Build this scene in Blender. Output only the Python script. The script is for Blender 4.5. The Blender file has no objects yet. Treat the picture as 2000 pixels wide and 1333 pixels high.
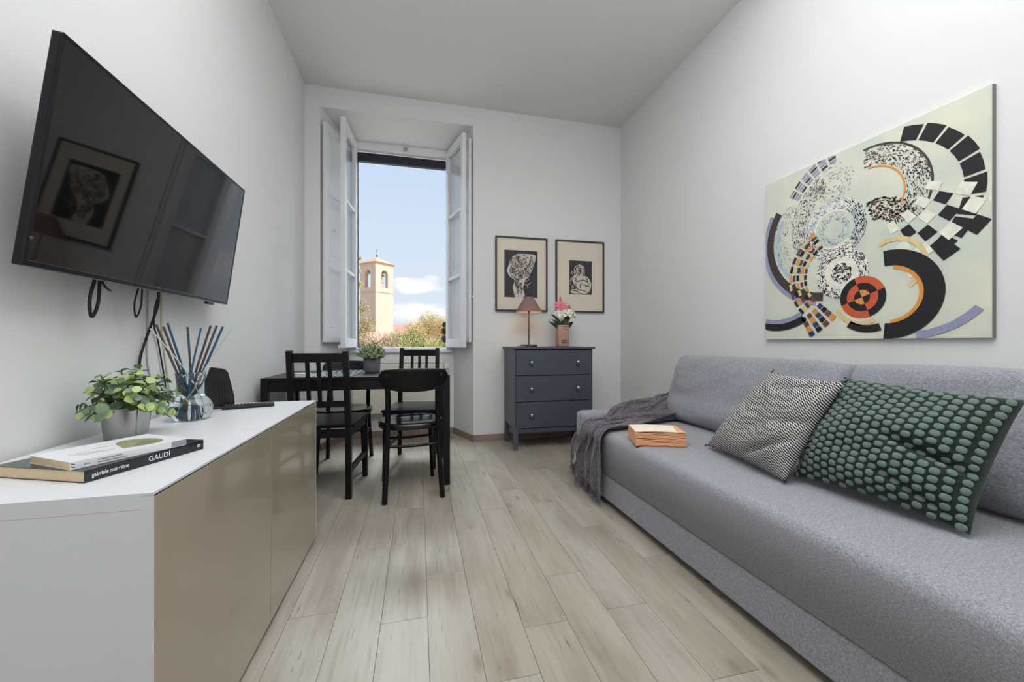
import bpy, bmesh, math, random
from mathutils import Vector, Matrix, noise
R = math.radians
PI = math.pi
S = bpy.context.scene
COL = S.collection
rng = random.Random(7)

# ------------------------------------------------------------------ camera
cam_d = bpy.data.cameras.new('camera'); cam_d.sensor_width = 36; cam_d.lens = 13.77
cam_d.clip_start = 0.02; cam_d.clip_end = 500; cam_d.shift_y = 0.00125
cam = bpy.data.objects.new('camera', cam_d); COL.objects.link(cam)
cam.location = (0, 0, 0.96); cam.rotation_euler = (R(90), 0, R(-13.4))
S.camera = cam

# ------------------------------------------------------------------ exposure
S.view_settings.view_transform = 'Standard'; S.view_settings.look = 'None'
S.view_settings.exposure = 0.0; S.view_settings.gamma = 1.0
S.view_settings.use_curve_mapping = False

def lin(c):
    return tuple(((x/255)/12.92 if x/255 <= .04045 else ((x/255+.055)/1.055)**2.4) for x in c[:3])
def rgba(c): return (*lin(c), 1.0)

# ------------------------------------------------------------------ world sky
def build_world():
    w = bpy.data.worlds.new('sky'); S.world = w; w.use_nodes = True
    nt = w.node_tree; N = nt.nodes; L = nt.links; N.clear()
    def M(op, a, b=None, c=None, clamp=False):
        n = N.new('ShaderNodeMath'); n.operation = op; n.use_clamp = clamp
        for i, v in enumerate((a, b, c)):
            if v is None: continue
            if isinstance(v, (int, float)): n.inputs[i].default_value = v
            else: L.new(v, n.inputs[i])
        return n.outputs[0]
    tc = N.new('ShaderNodeTexCoord'); sp = N.new('ShaderNodeSeparateXYZ'); L.new(tc.outputs['Generated'], sp.inputs[0])
    x, y, z = sp.outputs
    az = M('ARCTAN2', x, y); el = M('ARCSINE', z)
    ramp = N.new('ShaderNodeValToRGB'); L.new(M('MULTIPLY', el, 1/1.5708, clamp=True), ramp.inputs[0])
    e = ramp.color_ramp.elements
    e[0].position = 0; e[0].color = rgba((226, 236, 248)); e[1].position = 1; e[1].color = rgba((128, 170, 224))
    m = e.new(.13); m.color = rgba((216, 231, 248)); m = e.new(.32); m.color = rgba((196, 217, 245))
    mp = N.new('ShaderNodeMapping'); mp.inputs['Scale'].default_value = (1, 1, 3.2); L.new(tc.outputs['Generated'], mp.inputs[0])
    nz = N.new('ShaderNodeTexNoise'); nz.inputs['Scale'].default_value = 13; nz.inputs['Detail'].default_value = 7; L.new(mp.outputs[0], nz.inputs['Vector'])
    nb = N.new('ShaderNodeTexNoise'); nb.inputs['Scale'].default_value = 3.1; nb.inputs['Detail'].default_value = 8; L.new(mp.outputs[0], nb.inputs['Vector'])
    d = M('MULTIPLY', M('SUBTRACT', nz.outputs[0], .5), 2.0)
    best = None
    for (a0, e0, wa, we) in ((.2, 8.0, 3.6, 1.35), (-1.9, 8.7, 2.0, .55), (.4, 4.0, 5.4, 2.0), (3.4, 2.4, 2.4, 1.5), (-1.2, 1.6, 3.0, 1.2)):
        da = M('DIVIDE', M('SUBTRACT', az, R(a0)), R(wa)); de = M('DIVIDE', M('SUBTRACT', el, R(e0)), R(we))
        q = M('SUBTRACT', 1.0, M('SQRT', M('ADD', M('MULTIPLY', da, da), M('MULTIPLY', de, de))))
        best = q if best is None else M('MAXIMUM', best, q)
    c1 = M('MULTIPLY', M('ADD', best, M('MULTIPLY', d, .9)), 2.4, clamp=True)
    away = M('MULTIPLY', M('SUBTRACT', M('ABSOLUTE', M('SUBTRACT', az, R(-3))), R(14)), 6.0, clamp=True)
    c2 = M('MULTIPLY', M('MULTIPLY', M('SUBTRACT', nb.outputs[0], .53), 7.0, clamp=True), away)
    cl = M('MULTIPLY', M('MAXIMUM', c1, c2), M('GREATER_THAN', z, -.02), clamp=True)
    mx = N.new('ShaderNodeMix'); mx.data_type = 'RGBA'; L.new(cl, mx.inputs[0]); L.new(ramp.outputs[0], mx.inputs[6]); mx.inputs[7].default_value = (1.0, 1.0, 1.0, 1)
    bg = N.new('ShaderNodeBackground'); L.new(mx.outputs[2], bg.inputs[0]); bg.inputs[1].default_value = 1.0
    out = N.new('ShaderNodeOutputWorld'); L.new(bg.outputs[0], out.inputs[0])
build_world()

def light(name, kind, loc, rot, energy, color=(1, 1, 1), **kw):
    d = bpy.data.lights.new(name, kind); d.energy = energy; d.color = color
    for k, v in kw.items(): setattr(d, k, v)
    o = bpy.data.objects.new(name, d); COL.objects.link(o); o.location = loc; o.rotation_euler = rot
    return o
light('sun', 'SUN', (0, 0, 20), (R(50), 0, R(58)), 4.4, (1, .96, .91), angle=R(1))
# added fill lamps: one behind the camera, one outside above the window
light('rear_fill', 'AREA', (.55, -4.3, 1.6), (R(90), 0, 0), 22, (.93, .96, 1), shape='RECTANGLE', size=2.6, size_y=2.5)
light('window_fill', 'AREA', (-.1, 5.9, 4.7), (R(-42), 0, 0), 380, (.86, .93, 1), shape='RECTANGLE', size=2.0, size_y=1.8)

light('ceiling_bounce_fill', 'AREA', (.55, .0, 2.7), (R(180), 0, 0), 68, (.925, .96, 1), shape='RECTANGLE', size=2.4, size_y=1.8)  # added unseen lamp facing up, so the ceiling spreads soft bounce light
light('overhead_fill', 'AREA', (.5, 1.1, 3.2), (0, 0, 0), 37, (.97, .985, 1), shape='RECTANGLE', size=2.2, size_y=1.6)  # added fill lamp below the ceiling, out of view, not a room fixture

# ------------------------------------------------------------------ materials
class NT:
    def __init__(s, name):
        s.m = bpy.data.materials.new(name); s.m.use_nodes = True
        s.t = s.m.node_tree; s.N = s.t.nodes; s.L = s.t.links
        s.b = s.N['Principled BSDF']
    def n(s, t, **kw):
        n = s.N.new(t)
        for k, v in kw.items():
            if hasattr(n, k) and not k[0].isupper(): setattr(n, k, v)
            else: n.inputs[k].default_value = v
        return n
    def M(s, op, a, b=None, c=None, clamp=False):
        n = s.N.new('ShaderNodeMath'); n.operation = op; n.use_clamp = clamp
        for i, v in enumerate((a, b, c)):
            if v is None: continue
            if isinstance(v, (int, float)): n.inputs[i].default_value = v
            else: s.L.new(v, n.inputs[i])
        return n.outputs[0]
    def mix(s, f, a, b):
        n = s.N.new('ShaderNodeMix'); n.data_type = 'RGBA'
        for i, v in ((0, f), (6, a), (7, b)):
            if isinstance(v, (int, float)): n.inputs[i].default_value = v
            elif isinstance(v, tuple): n.inputs[i].default_value = v
            else: s.L.new(v, n.inputs[i])
        return n.outputs[2]
    def coord(s, scale=(1, 1, 1), kind='Object', off=None):
        tc = s.N.new('ShaderNodeTexCoord'); mp = s.N.new('ShaderNodeMapping'); mp.inputs['Scale'].default_value = scale
        s.L.new(tc.outputs[kind], mp.inputs[0])
        if off is not None: s.L.new(off, mp.inputs['Location'])
        return mp.outputs[0]
    def noise(s, vec, scale, detail=4, rough=.55):
        n = s.N.new('ShaderNodeTexNoise'); n.inputs['Scale'].default_value = scale; n.inputs['Detail'].default_value = detail
        n.inputs['Roughness'].default_value = rough; s.L.new(vec, n.inputs['Vector']); return n.outputs[0]
    def bump(s, h, strength, dist=.01):
        n = s.N.new('ShaderNodeBump'); n.inputs['Strength'].default_value = strength; n.inputs['Distance'].default_value = dist
        s.L.new(h, n.inputs['Height']); s.L.new(n.outputs[0], s.b.inputs['Normal'])
    def col(s, v):
        if isinstance(v, tuple): s.b.inputs['Base Color'].default_value = v
        else: s.L.new(v, s.b.inputs['Base Color'])

def mk(name, c, rough=.5, metal=0, var=0, scale=20, stretch=(1, 1, 1), bump=0, bscale=None, spec=.5, **kw):
    t = NT(name); t.b.inputs['Roughness'].default_value = rough; t.b.inputs['Metallic'].default_value = metal
    t.b.inputs['Specular IOR Level'].default_value = spec
    for k, v in kw.items(): t.b.inputs[k].default_value = v
    base = lin(c)
    if var or bump:
        v = t.coord(stretch); f = t.noise(v, scale, 5)
        if var:
            k = t.M('MULTIPLY_ADD', f, 2.2, -.6, clamp=True)
            t.col(t.mix(k, (*[x*(1-var) for x in base], 1), (*[min(1, x*(1+var)) for x in base], 1)))
        else: t.col((*base, 1))
        if bump:
            h = f if bscale is None else t.noise(v, bscale, 3)
            t.bump(h, bump)
    else: t.col((*base, 1))
    return t.m

M_wall = mk('wall_paint', (225, 225, 224), .85, var=.012, scale=2.5, bump=.03, bscale=90, spec=.2)
M_wall_l = M_wall
M_ceil = mk('ceiling_paint', (228, 227, 224), .9, var=.01, scale=2, bump=.02, bscale=60, spec=.2)
M_white = mk('white_lacquer', (226, 226, 228), .22, var=.01, scale=6)
M_whitemat = mk('white_melamine', (214, 216, 219), .38, var=.008, scale=8)
M_black = mk('black_stained_wood', (10, 9, 11), .36, var=.25, scale=14, stretch=(1, 1, 6), bump=.04, spec=.3)
M_blackgl = mk('black_glossy_seat', (20, 19, 24), .12, var=.15, scale=12, spec=.6)
M_bplast = mk('black_plastic', (16, 16, 18), .35, bump=.02, bscale=300)
M_dark = mk('dark_metal', (30, 33, 46), .4, metal=.2)
M_chrome = mk('brushed_steel', (170, 168, 164), .28, metal=1, var=.08, scale=60, stretch=(1, 1, 12))
M_bucket = mk('galvanised_steel', (165, 165, 163), .3, metal=.9, var=.12, scale=30, stretch=(1, 1, .2))
M_bronze = mk('dull_bronze', (96, 84, 76), .45, metal=.8, var=.1, scale=40)
M_shade = mk('taupe_lamp_shade', (134, 110, 100), .8, var=.06, scale=200, bump=.1)
M_shade_in = mk('pale_shade_lining', (235, 200, 170), .8)
M_chest = mk('slate_painted_wood', (72, 75, 87), .42, var=.16, scale=9, stretch=(1, 3, 14), bump=.06, bscale=60)
M_chest_side = mk('slate_painted_side', (84, 86, 94), .45, var=.1, scale=9, stretch=(6, 6, 1), bump=.05, bscale=50)
M_gap = mk('dark_gap', (20, 20, 22), .9)
M_screen = mk('television_glass', (9, 9, 10), .035, spec=.5)
M_bezel = mk('television_bezel', (12, 13, 19), .3, spec=.3)
M_silver = mk('silver_strip', (150, 152, 156), .2, metal=1)
M_beige = None
def beige():
    t = NT('beige_high_gloss_lacquer'); v = t.coord()
    f = t.noise(v, 3, 3); t.col(t.mix(f, rgba((158, 147, 129)), rgba((165, 155, 137))))
    t.b.inputs['Roughness'].default_value = .16; t.b.inputs['Coat Weight'].default_value = .7; t.b.inputs['Coat Roughness'].default_value = .06
    t.bump(t.noise(v, 5, 2), .03, .02); return t.m
M_beige = beige()

def fabric(name, ca, cb, s=420, wr=0.0):
    t = NT(name)
    a = t.noise(t.coord((1, .22, 1)), s, 3, .7); b = t.noise(t.coord((.22, 1, .35)), s, 3, .7)
    w = t.M('MULTIPLY', t.M('ADD', a, b), .5)
    k = t.M('MULTIPLY_ADD', w, 4.2, -1.6, clamp=True)
    g = t.noise(t.coord(), 3, 3)
    c = t.mix(k, rgba(ca), rgba(cb)); t.col(c)
    t.b.inputs['Roughness'].default_value = .95; t.b.inputs['Specular IOR Level'].default_value = .15
    t.b.inputs['Sheen Weight'].default_value = .25; t.b.inputs['Sheen Roughness'].default_value = .5
    t.bump(w, .22, .003); return t.m
M_sofa = fabric('grey_woven_upholstery', (110, 111, 118), (172, 173, 180), 560)
M_throw = fabric('charcoal_crinkled_wool', (70, 66, 71), (126, 119, 124), 200)
M_greenbase = fabric('dark_green_weave', (24, 36, 29), (44, 56, 46), 300)
M_tuft = fabric('sage_wool_tuft', (66, 86, 80), (128, 146, 140), 420)
M_paper = mk('paper_edge', (224, 200, 164), .85, var=.12, scale=60, stretch=(1, 1, 14))
M_orange = mk('orange_tinted_page', (232, 172, 132), .8, var=.16, scale=14, stretch=(1, 1, 20))
M_pagewhite = mk('printed_page', (236, 224, 204), .8, var=.05, scale=160, stretch=(1, .1, 1))
M_bookwhite = mk('white_book_cover', (225, 227, 230), .3)
M_bookblack = mk('black_book_cover', (15, 15, 18), .2, spec=.6)
M_grey = mk('grey_print', (140, 142, 146), .6)
M_textw = mk('white_print', (235, 235, 235), .6)
M_olive = mk('olive_print', (150, 150, 120), .4, var=.5, scale=30)
M_rad = mk('cream_radiator_enamel', (226, 222, 208), .4)
M_mat1 = mk('matte_board', (222, 212, 194), .9, var=.02, scale=8)
M_ink = mk('print_ink', (58, 58, 62), .8, var=.12, scale=40)
M_inkw = mk('print_paper', (206, 196, 184), .85, var=.06, scale=40)
M_frame = mk('charcoal_picture_frame', (58, 57, 58), .5, var=.12, scale=30)
M_potg = mk('grey_concrete_pot', (92, 92, 96), .8, var=.1, scale=30, bump=.1)
M_soil = mk('dark_soil', (38, 30, 24), .95, var=.4, scale=80, bump=.6)
M_clay = mk('pinkish_clay', (178, 142, 126), .7, var=.1, scale=60, bump=.12, bscale=90)
M_clayd = mk('dark_clay_line', (104, 66, 58), .8)
M_stem = mk('green_stem', (70, 92, 52), .6)
M_bark = mk('bark', (104, 84, 66), .9, var=.3, scale=20, bump=.4)
M_cable = mk('black_cable_rubber', (14, 12, 16), .5)
M_cablew = mk('pale_grey_cable', (176, 176, 172), .5)
M_marble = None
def marble():
    t = NT('reddish_grey_marble'); v = t.coord((1, 1, 1), 'Object')
    a = t.noise(v, 6, 7, .65); b = t.noise(v, 30, 5, .6)
    c = t.mix(t.M('MULTIPLY_ADD', a, 3, -1, clamp=True), rgba((128, 116, 112)), rgba((160, 132, 120)))
    c = t.mix(t.M('MULTIPLY_ADD', b, 4, -2.3, clamp=True), c, rgba((176, 160, 152))); t.col(c)
    t.b.inputs['Roughness'].default_value = .35; return t.m
M_marble = marble()

def leafmat(name, a, b, rough=.5):
    t = NT(name); oi = t.N.new('ShaderNodeObjectInfo'); v = t.coord()
    f = t.M('ADD', t.M('MULTIPLY', oi.outputs['Random'], .75), t.M('MULTIPLY', t.noise(v, 40, 2), .3), clamp=True)
    t.col(t.mix(f, rgba(a), rgba(b))); t.b.inputs['Roughness'].default_value = rough
    t.b.inputs['Subsurface Weight'].default_value = 0.0; return t.m
M_leafy = leafmat('variegated_green_leaf', (74, 104, 50), (188, 206, 130), .45)
M_leafb = leafmat('blue_green_leaf', (66, 92, 72), (124, 148, 116), .5)
M_leaf_t = leafmat('grey_green_small_leaf', (70, 92, 66), (124, 140, 100), .6)
def variedleaf(name, a, b, sc=3):
    t = NT(name); v = t.coord(); t.col(t.mix(t.M('MULTIPLY_ADD', t.noise(v, sc, 4), 3, -1, clamp=True), rgba(a), rgba(b)))
    t.b.inputs['Roughness'].default_value = .7; return t.m
M_gold = variedleaf('golden_foliage', (206, 180, 108), (228, 208, 144), .6)
M_olvl = variedleaf('olive_foliage', (176, 180, 104), (214, 212, 140), .8)
M_yelg = variedleaf('spring_yellow_green_foliage', (186, 190, 96), (224, 220, 130), 1.2)
M_cyp = variedleaf('cypress_foliage', (34, 48, 34), (58, 74, 48), 1)
M_twig = mk('dry_twig', (176, 152, 132), .9)
M_grass = variedleaf('outdoor_grass', (120, 128, 70), (160, 156, 96), .5)
def brick():
    t = NT('pale_tower_brick'); v = t.coord(); b = t.N.new('ShaderNodeTexBrick'); b.inputs['Scale'].default_value = 3.5
    b.inputs['Color1'].default_value = rgba((214, 182, 160)); b.inputs['Color2'].default_value = rgba((226, 200, 180)); b.inputs['Mortar'].default_value = rgba((232, 212, 196))
    sx = t.N.new('ShaderNodeSeparateXYZ'); t.L.new(v, sx.inputs[0]); cx = t.N.new('ShaderNodeCombineXYZ'); t.L.new(t.M('ADD', sx.outputs[0], sx.outputs[1]), cx.inputs[0]); t.L.new(sx.outputs[2], cx.inputs[1]); t.L.new(cx.outputs[0], b.inputs['Vector']); f = t.noise(v, 1.2, 6)
    t.col(t.mix(t.M('MULTIPLY', f, .6), b.outputs[0], rgba((220, 192, 172)))); t.b.inputs['Roughness'].default_value = .9; return t.m
M_brick = brick()
M_roof = mk('terracotta_roof', (222, 184, 156), .9, var=.2, scale=6, stretch=(4, 1, 1))
M_roof2 = mk('dull_red_roof', (208, 160, 138), .9, var=.2, scale=2)
M_stucco = mk('pale_stucco', (228, 214, 198), .9, var=.08, scale=1)
M_bell = mk('old_bell_bronze', (60, 66, 74), .4, metal=.7)
M_pane_dark = mk('far_window_glass', (70, 74, 80), .2)

def glass(name, tint=(1, 1, 1), rough=0.0, ior=1.45, thin=False):
    t = NT(name)
    if thin:
        t.N.remove(t.b); g = t.N.new('ShaderNodeBsdfGlossy'); g.inputs['Roughness'].default_value = .01
        tr = t.N.new('ShaderNodeBsdfTransparent'); tr.inputs[0].default_value = (*tint, 1)
        fr = t.N.new('ShaderNodeFresnel'); fr.inputs[0].default_value = 1.5
        mx = t.N.new('ShaderNodeMixShader'); ge = t.N.new('ShaderNodeNewGeometry'); t.L.new(t.M('MULTIPLY', fr.outputs[0], t.M('SUBTRACT', 1.0, ge.outputs['Backfacing'])), mx.inputs[0]); t.L.new(tr.outputs[0], mx.inputs[1]); t.L.new(g.outputs[0], mx.inputs[2])
        t.L.new(mx.outputs[0], t.N['Material Output'].inputs[0]); return t.m
    t.col((*tint, 1)); t.b.inputs['Roughness'].default_value = rough; t.b.inputs['Transmission Weight'].default_value = 1; t.b.inputs['IOR'].default_value = ior
    return t.m
M_pane = glass('window_glass', (.97, .98, .99), thin=True)
M_vase = glass('clear_ribbed_glass', (.95, .99, 1), thin=False, ior=1.3)

def plankmat():
    t = NT('greige_wood_look_plank'); oi = t.N.new('ShaderNodeObjectInfo')
    cx = t.N.new('ShaderNodeCombineXYZ')
    r = oi.outputs['Random']
    for i, k in enumerate((37., 91., 13.)): t.L.new(t.M('MULTIPLY', r, k), cx.inputs[i])
    off = cx.outputs[0]
    v1 = t.coord((7, .9, 1), off=off); v2 = t.coord((60, 3.2, 1), off=off); v3 = t.coord((3, 1.6, 1), off=off)
    n1 = t.noise(v1, 1.6, 6, .6); n2 = t.noise(v2, 1.0, 6, .65); n3 = t.noise(v3, 2.0, 3)
    c = t.mix(t.M('MULTIPLY_ADD', n1, 3.0, -1.0, clamp=True), rgba((136, 127, 114)), rgba((177, 171, 159)))
    c = t.mix(t.M('MULTIPLY_ADD', n3, 2.4, -.8, clamp=True), c, rgba((168, 163, 152)))
    c = t.mix(t.M('MULTIPLY', t.M('MULTIPLY_ADD', n2, 5.5, -2.7, clamp=True), .45), c, rgba((134, 120, 101)))
    # whole-plank tone
    c = t.mix(t.M('MULTIPLY', t.M('PINGPONG', t.M('MULTIPLY', r, 7.3), 1.0), .32), c, rgba((150, 137, 118)))
    # knots and short dark cracks
    vo = t.N.new('ShaderNodeTexVoronoi'); vo.inputs['Scale'].default_value = 1.0; t.L.new(t.coord((7, 2.6, 1), off=off), vo.inputs['Vector'])
    kn = t.M('MULTIPLY', t.M('SUBTRACT', .14, vo.outputs['Distance']), 9, clamp=True)
    c = t.mix(t.M('MULTIPLY', kn, .62), c, rgba((112, 92, 68)))
    cr = t.noise(t.coord((130, 7, 1), off=off), 1.0, 2); gate = t.noise(t.coord((9, 3, 1), off=off), 1.3, 2)
    ck = t.M('MULTIPLY', t.M('MULTIPLY_ADD', cr, 14, -9.0, clamp=True), t.M('MULTIPLY_ADD', gate, 8, -3.8, clamp=True))
    c = t.mix(t.M('MULTIPLY', ck, .75), c, rgba((82, 66, 50))); t.col(c)
    t.L.new(t.M('MULTIPLY_ADD', n1, .18, .27), t.b.inputs['Roughness']); t.b.inputs['Specular IOR Level'].default_value = .45
    t.bump(n2, .12, .002); return t.m
M_plank = plankmat()

def stripemat():
    t = NT('black_and_cream_zigzag_weave'); tc = t.N.new('ShaderNodeUVMap'); sp = t.N.new('ShaderNodeSeparateXYZ'); t.L.new(tc.outputs[0], sp.inputs[0])
    u, v = sp.outputs[0], sp.outputs[1]
    v2 = t.M('ADD', v, t.M('MULTIPLY', t.M('SINE', t.M('MULTIPLY', u, 9)), .006))
    row = t.M('FLOOR', t.M('MULTIPLY', u, 27)); fr = t.M('FRACT', t.M('MULTIPLY', u, 27))
    ph = t.M('ADD', t.M('MULTIPLY', v2, 46), t.M('ADD', t.M('MULTIPLY', row, .5), t.M('MULTIPLY', fr, 1.0)))
    st = t.M('GREATER_THAN', t.M('FRACT', ph), .5)
    c = t.mix(st, rgba((44, 42, 50)), rgba((198, 196, 192))); t.col(c)
    t.b.inputs['Roughness'].default_value = .95; t.b.inputs['Specular IOR Level'].default_value = .1
    t.bump(t.M('ADD', st, t.noise(t.coord(), 500, 2)), .3, .002); return t.m
M_stripe = stripemat()

# ------------------------------------------------------------------ mesh helpers
def bx(bm, x0, x1, y0, y1, z0, z1, mi=0, bev=0):
    vs = [bm.verts.new(p) for p in ((x0, y0, z0), (x1, y0, z0), (x1, y1, z0), (x0, y1, z0), (x0, y0, z1), (x1, y0, z1), (x1, y1, z1), (x0, y1, z1))]
    fs = [bm.faces.new([vs[i] for i in q]) for q in ((3, 2, 1, 0), (4, 5, 6, 7), (0, 1, 5, 4), (1, 2, 6, 5), (2, 3, 7, 6), (3, 0, 4, 7))]
    for f in fs: f.material_index = mi
    if bev:
        es = list({e for f in fs for e in f.edges})
        bmesh.ops.bevel(bm, geom=es, offset=bev, segments=2, affect='EDGES', profile=.5)
    return vs
def frame_for(d, up=Vector((0, 0, 1))):
    d = d.normalized()
    if abs(d.dot(up)) > .98: up = Vector((0, 1, 0))
    s = d.cross(up).normalized(); u = s.cross(d).normalized(); return s, u
def sweep(bm, pts, w, h=None, n=0, up=Vector((0, 0, 1)), mi=0, cap=True):
    """rectangular (n=0) or round (n>2) section swept along points; w,h may be lists"""
    pts = [Vector(p) for p in pts]; K = len(pts); rings = []
    W = w if isinstance(w, (list, tuple)) else [w]*K
    H = W if h is None else (h if isinstance(h, (list, tuple)) else [h]*K)
    for i, p in enumerate(pts):
        d = (pts[min(i+1, K-1)]-pts[max(i-1, 0)]); s, u = frame_for(d, up)
        if n: ring = [p+s*math.cos(2*PI*k/n)*W[i]+u*math.sin(2*PI*k/n)*H[i] for k in range(n)]
        else: ring = [p+s*a*W[i]/2+u*b*H[i]/2 for a, b in ((-1, -1), (1, -1), (1, 1), (-1, 1))]
        rings.append([bm.verts.new(q) for q in ring])
    m = len(rings[0])
    for i in range(K-1):
        for k in range(m):
            f = bm.faces.new((rings[i][k], rings[i][(k+1) % m], rings[i+1][(k+1) % m], rings[i+1][k])); f.material_index = mi; f.smooth = n > 4
    if cap:
        for r_ in (rings[0][::-1], rings[-1]):
            f = bm.faces.new(r_); f.material_index = mi
    return rings
def lathe(bm, prof, n=32, c=(0, 0, 0), mi=0, smooth=True, close=False, rib=0, ribn=0):
    rings = []
    for (r, z) in prof:
        rr = []
        for k in range(n):
            a = 2*PI*k/n; q = r*(1+(rib*math.cos(a*ribn) if rib else 0))
            rr.append(bm.verts.new((c[0]+q*math.cos(a), c[1]+q*math.sin(a), c[2]+z)))
        rings.append(rr)
    for i in range(len(prof)-1):
        for k in range(n):
            f = bm.faces.new((rings[i][k], rings[i][(k+1) % n], rings[i+1][(k+1) % n], rings[i+1][k])); f.smooth = smooth; f.material_index = mi
    if close:
        bm.faces.new(rings[0][::-1]).material_index = mi; bm.faces.new(rings[-1]).material_index = mi
    return rings
def smooth_path(pts, sub=6):
    pts = [Vector(p) for p in pts]; out = []
    for i in range(len(pts)-1):
        p0, p1, p2, p3 = pts[max(i-1, 0)], pts[i], pts[i+1], pts[min(i+2, len(pts)-1)]
        for k in range(sub):
            t = k/sub
            out.append(.5*((2*p1)+(-p0+p2)*t+(2*p0-5*p1+4*p2-p3)*t*t+(-p0+3*p1-3*p2+p3)*t**3))
    out.append(pts[-1]); return out
def mesh(name, bm, mats, norm=True):
    if norm: bmesh.ops.recalc_face_normals(bm, faces=bm.faces[:])
    me = bpy.data.meshes.new(name); bm.to_mesh(me); bm.free()
    for m in (mats if isinstance(mats, (list, tuple)) else [mats]): me.materials.append(m)
    return me
def put(name, me, parent=None, loc=None, **props):
    o = bpy.data.objects.new(name, me); COL.objects.link(o)
    if parent: o.parent = parent
    if loc is not None: o.location = loc
    for k, v in props.items(): o[k] = v
    return o
def obj(name, bm, mats, parent=None, loc=None, norm=True, **props):
    return put(name, mesh(name, bm, mats, norm), parent, loc, **props)
def thing(name, label, cat, loc=(0, 0, 0), rz=0, group=None):
    o = bpy.data.objects.new(name, None); COL.objects.link(o); o.location = loc; o.rotation_euler = (0, 0, rz)
    o.empty_display_size = .05; o['label'] = label; o['category'] = cat
    if group: o['group'] = group
    return o
def tag(o, label, cat, group=None):
    o['label'] = label; o['category'] = cat
    if group: o['group'] = group
    return o
def copy_tree(o, parent=None):
    c = o.copy(); COL.objects.link(c)
    if parent: c.parent = parent
    for ch in list(o.children): copy_tree(ch, c)
    return c
def box(name, m, parent, x0, x1, y0, y1, z0, z1, bev=.002, **p):
    bm = bmesh.new(); bx(bm, x0, x1, y0, y1, z0, z1, bev=bev); return obj(name, bm, m, parent, **p)
def quad(bm, ps, mi=0):
    f = bm.faces.new([bm.verts.new(p) for p in ps]); f.material_index = mi; return f

# ------------------------------------------------------------------ room shell
XL, XR, YB, YR, ZC = -.975, 2.08, 3.77, -4.7, 3.232
YN = 4.17                                   # niche back plane
NL0, NR0, NL1, NR1 = -.85, .514, -.70, .36  # niche mouth and niche back
ZS0, ZS1 = 3.055, 2.975                     # soffit front / back
WX0, WX1, WZ0, WZ1 = -.655, .335, .885, 2.965   # window hole
st = dict(kind='structure')
def slab(name, m, a): box(name, m, None, *a, bev=0, **st)
slab('ceiling', M_ceil, (XL-.3, XR+.3, YR-.3, 4.6, ZC, ZC+.3))
slab('wall_left', M_wall_l, (XL-.3, XL, YR-.3, 4.6, -.3, ZC))
slab('wall_right', M_wall, (XR, XR+.3, YR-.3, 4.6, -.3, ZC))
slab('wall_rear', M_wall, (XL, XR, YR-.3, YR, -.3, ZC))
def back_wall():
    bm = bmesh.new(); YO = 4.45
    bx(bm, XL, NL0, YB, YO, -.3, ZC)                       # left pier
    bx(bm, NR0, XR, YB, YO, -.3, ZC)                       # right pier
    bx(bm, NL0, NR0, YB+.0, YO, ZS0, ZC)                     # above the niche
    def prism(poly, z0, z1):
        lo = [bm.verts.new((x, y, z0)) for x, y in poly]; hi = [bm.verts.new((x, y, z1)) for x, y in poly]
        bm.faces.new(lo[::-1]); bm.faces.new(hi)
        for i in range(len(poly)):
            j = (i+1) % len(poly); bm.faces.new((lo[i], lo[j], hi[j], hi[i]))
    prism([(NL0, YB), (NL1, YN), (NL1, YO), (NL0, YO)], -.3, ZS0)
    prism([(NR0, YB), (NR0, YO), (NR1, YO), (NR1, YN)], -.3, ZS0)
    bx(bm, NL1, NR1, YN, YN+.3, -.3, WZ0)                   # breast
    bx(bm, NL1, WX0, YN, YO, WZ0, ZS0); bx(bm, WX1, NR1, YN, YO, WZ0, ZS0)
    bx(bm, WX0, WX1, YN, YO, WZ1, ZS0)
    # sloping soffit wedge
    a = [bm.verts.new(p) for p in ((NL0, YB, ZS0), (NR0, YB, ZS0), (NR0, YO, ZS0), (NL0, YO, ZS0))]
    b = [bm.verts.new(p) for p in ((NL0, YB+.001, ZS0-.002), (NR0, YB+.001, ZS0-.002), (NR0, YN, ZS1), (NL0, YN, ZS1))]
    bm.faces.new(a); bm.faces.new(b[::-1])
    for i in range(4): bm.faces.new((a[i], a[(i+1) % 4], b[(i+1) % 4], b[i]))
    obj('wall_back', bm, M_wall, **st)
back_wall()
def baseboards():
    h, th = .062, .012
    def run(name, pts):
        bm = bmesh.new()
        for (a, b) in zip(pts[:-1], pts[1:]):
            a, b = Vector((*a, 0)), Vector((*b, 0)); d = (b-a).normalized(); nrm = Vector((d.y, -d.x, 0))
            e = d*th*.3
            q = [a-e*0, b+e*0, b+e*0+nrm*th, a-e*0+nrm*th]
            lo = [bm.verts.new(p) for p in q]; hi = [bm.verts.new(p+Vector((0, 0, h))) for p in q]
            bm.faces.new(lo[::-1]); bm.faces.new(hi)
            for i in range(4): bm.faces.new((lo[i], lo[(i+1) % 4], hi[(i+1) % 4], hi[i]))
        obj(name, bm, M_marble, **st)
    run('baseboard_back', [(XL, YB), (NL0, YB), (NL1, YN), (NR1, YN), (NR0, YB), (XR, YB)])
    run('baseboard_left', [(XL, YR), (XL, YB)])
    run('baseboard_right', [(XR, YB), (XR, YR)])
baseboards()
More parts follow.
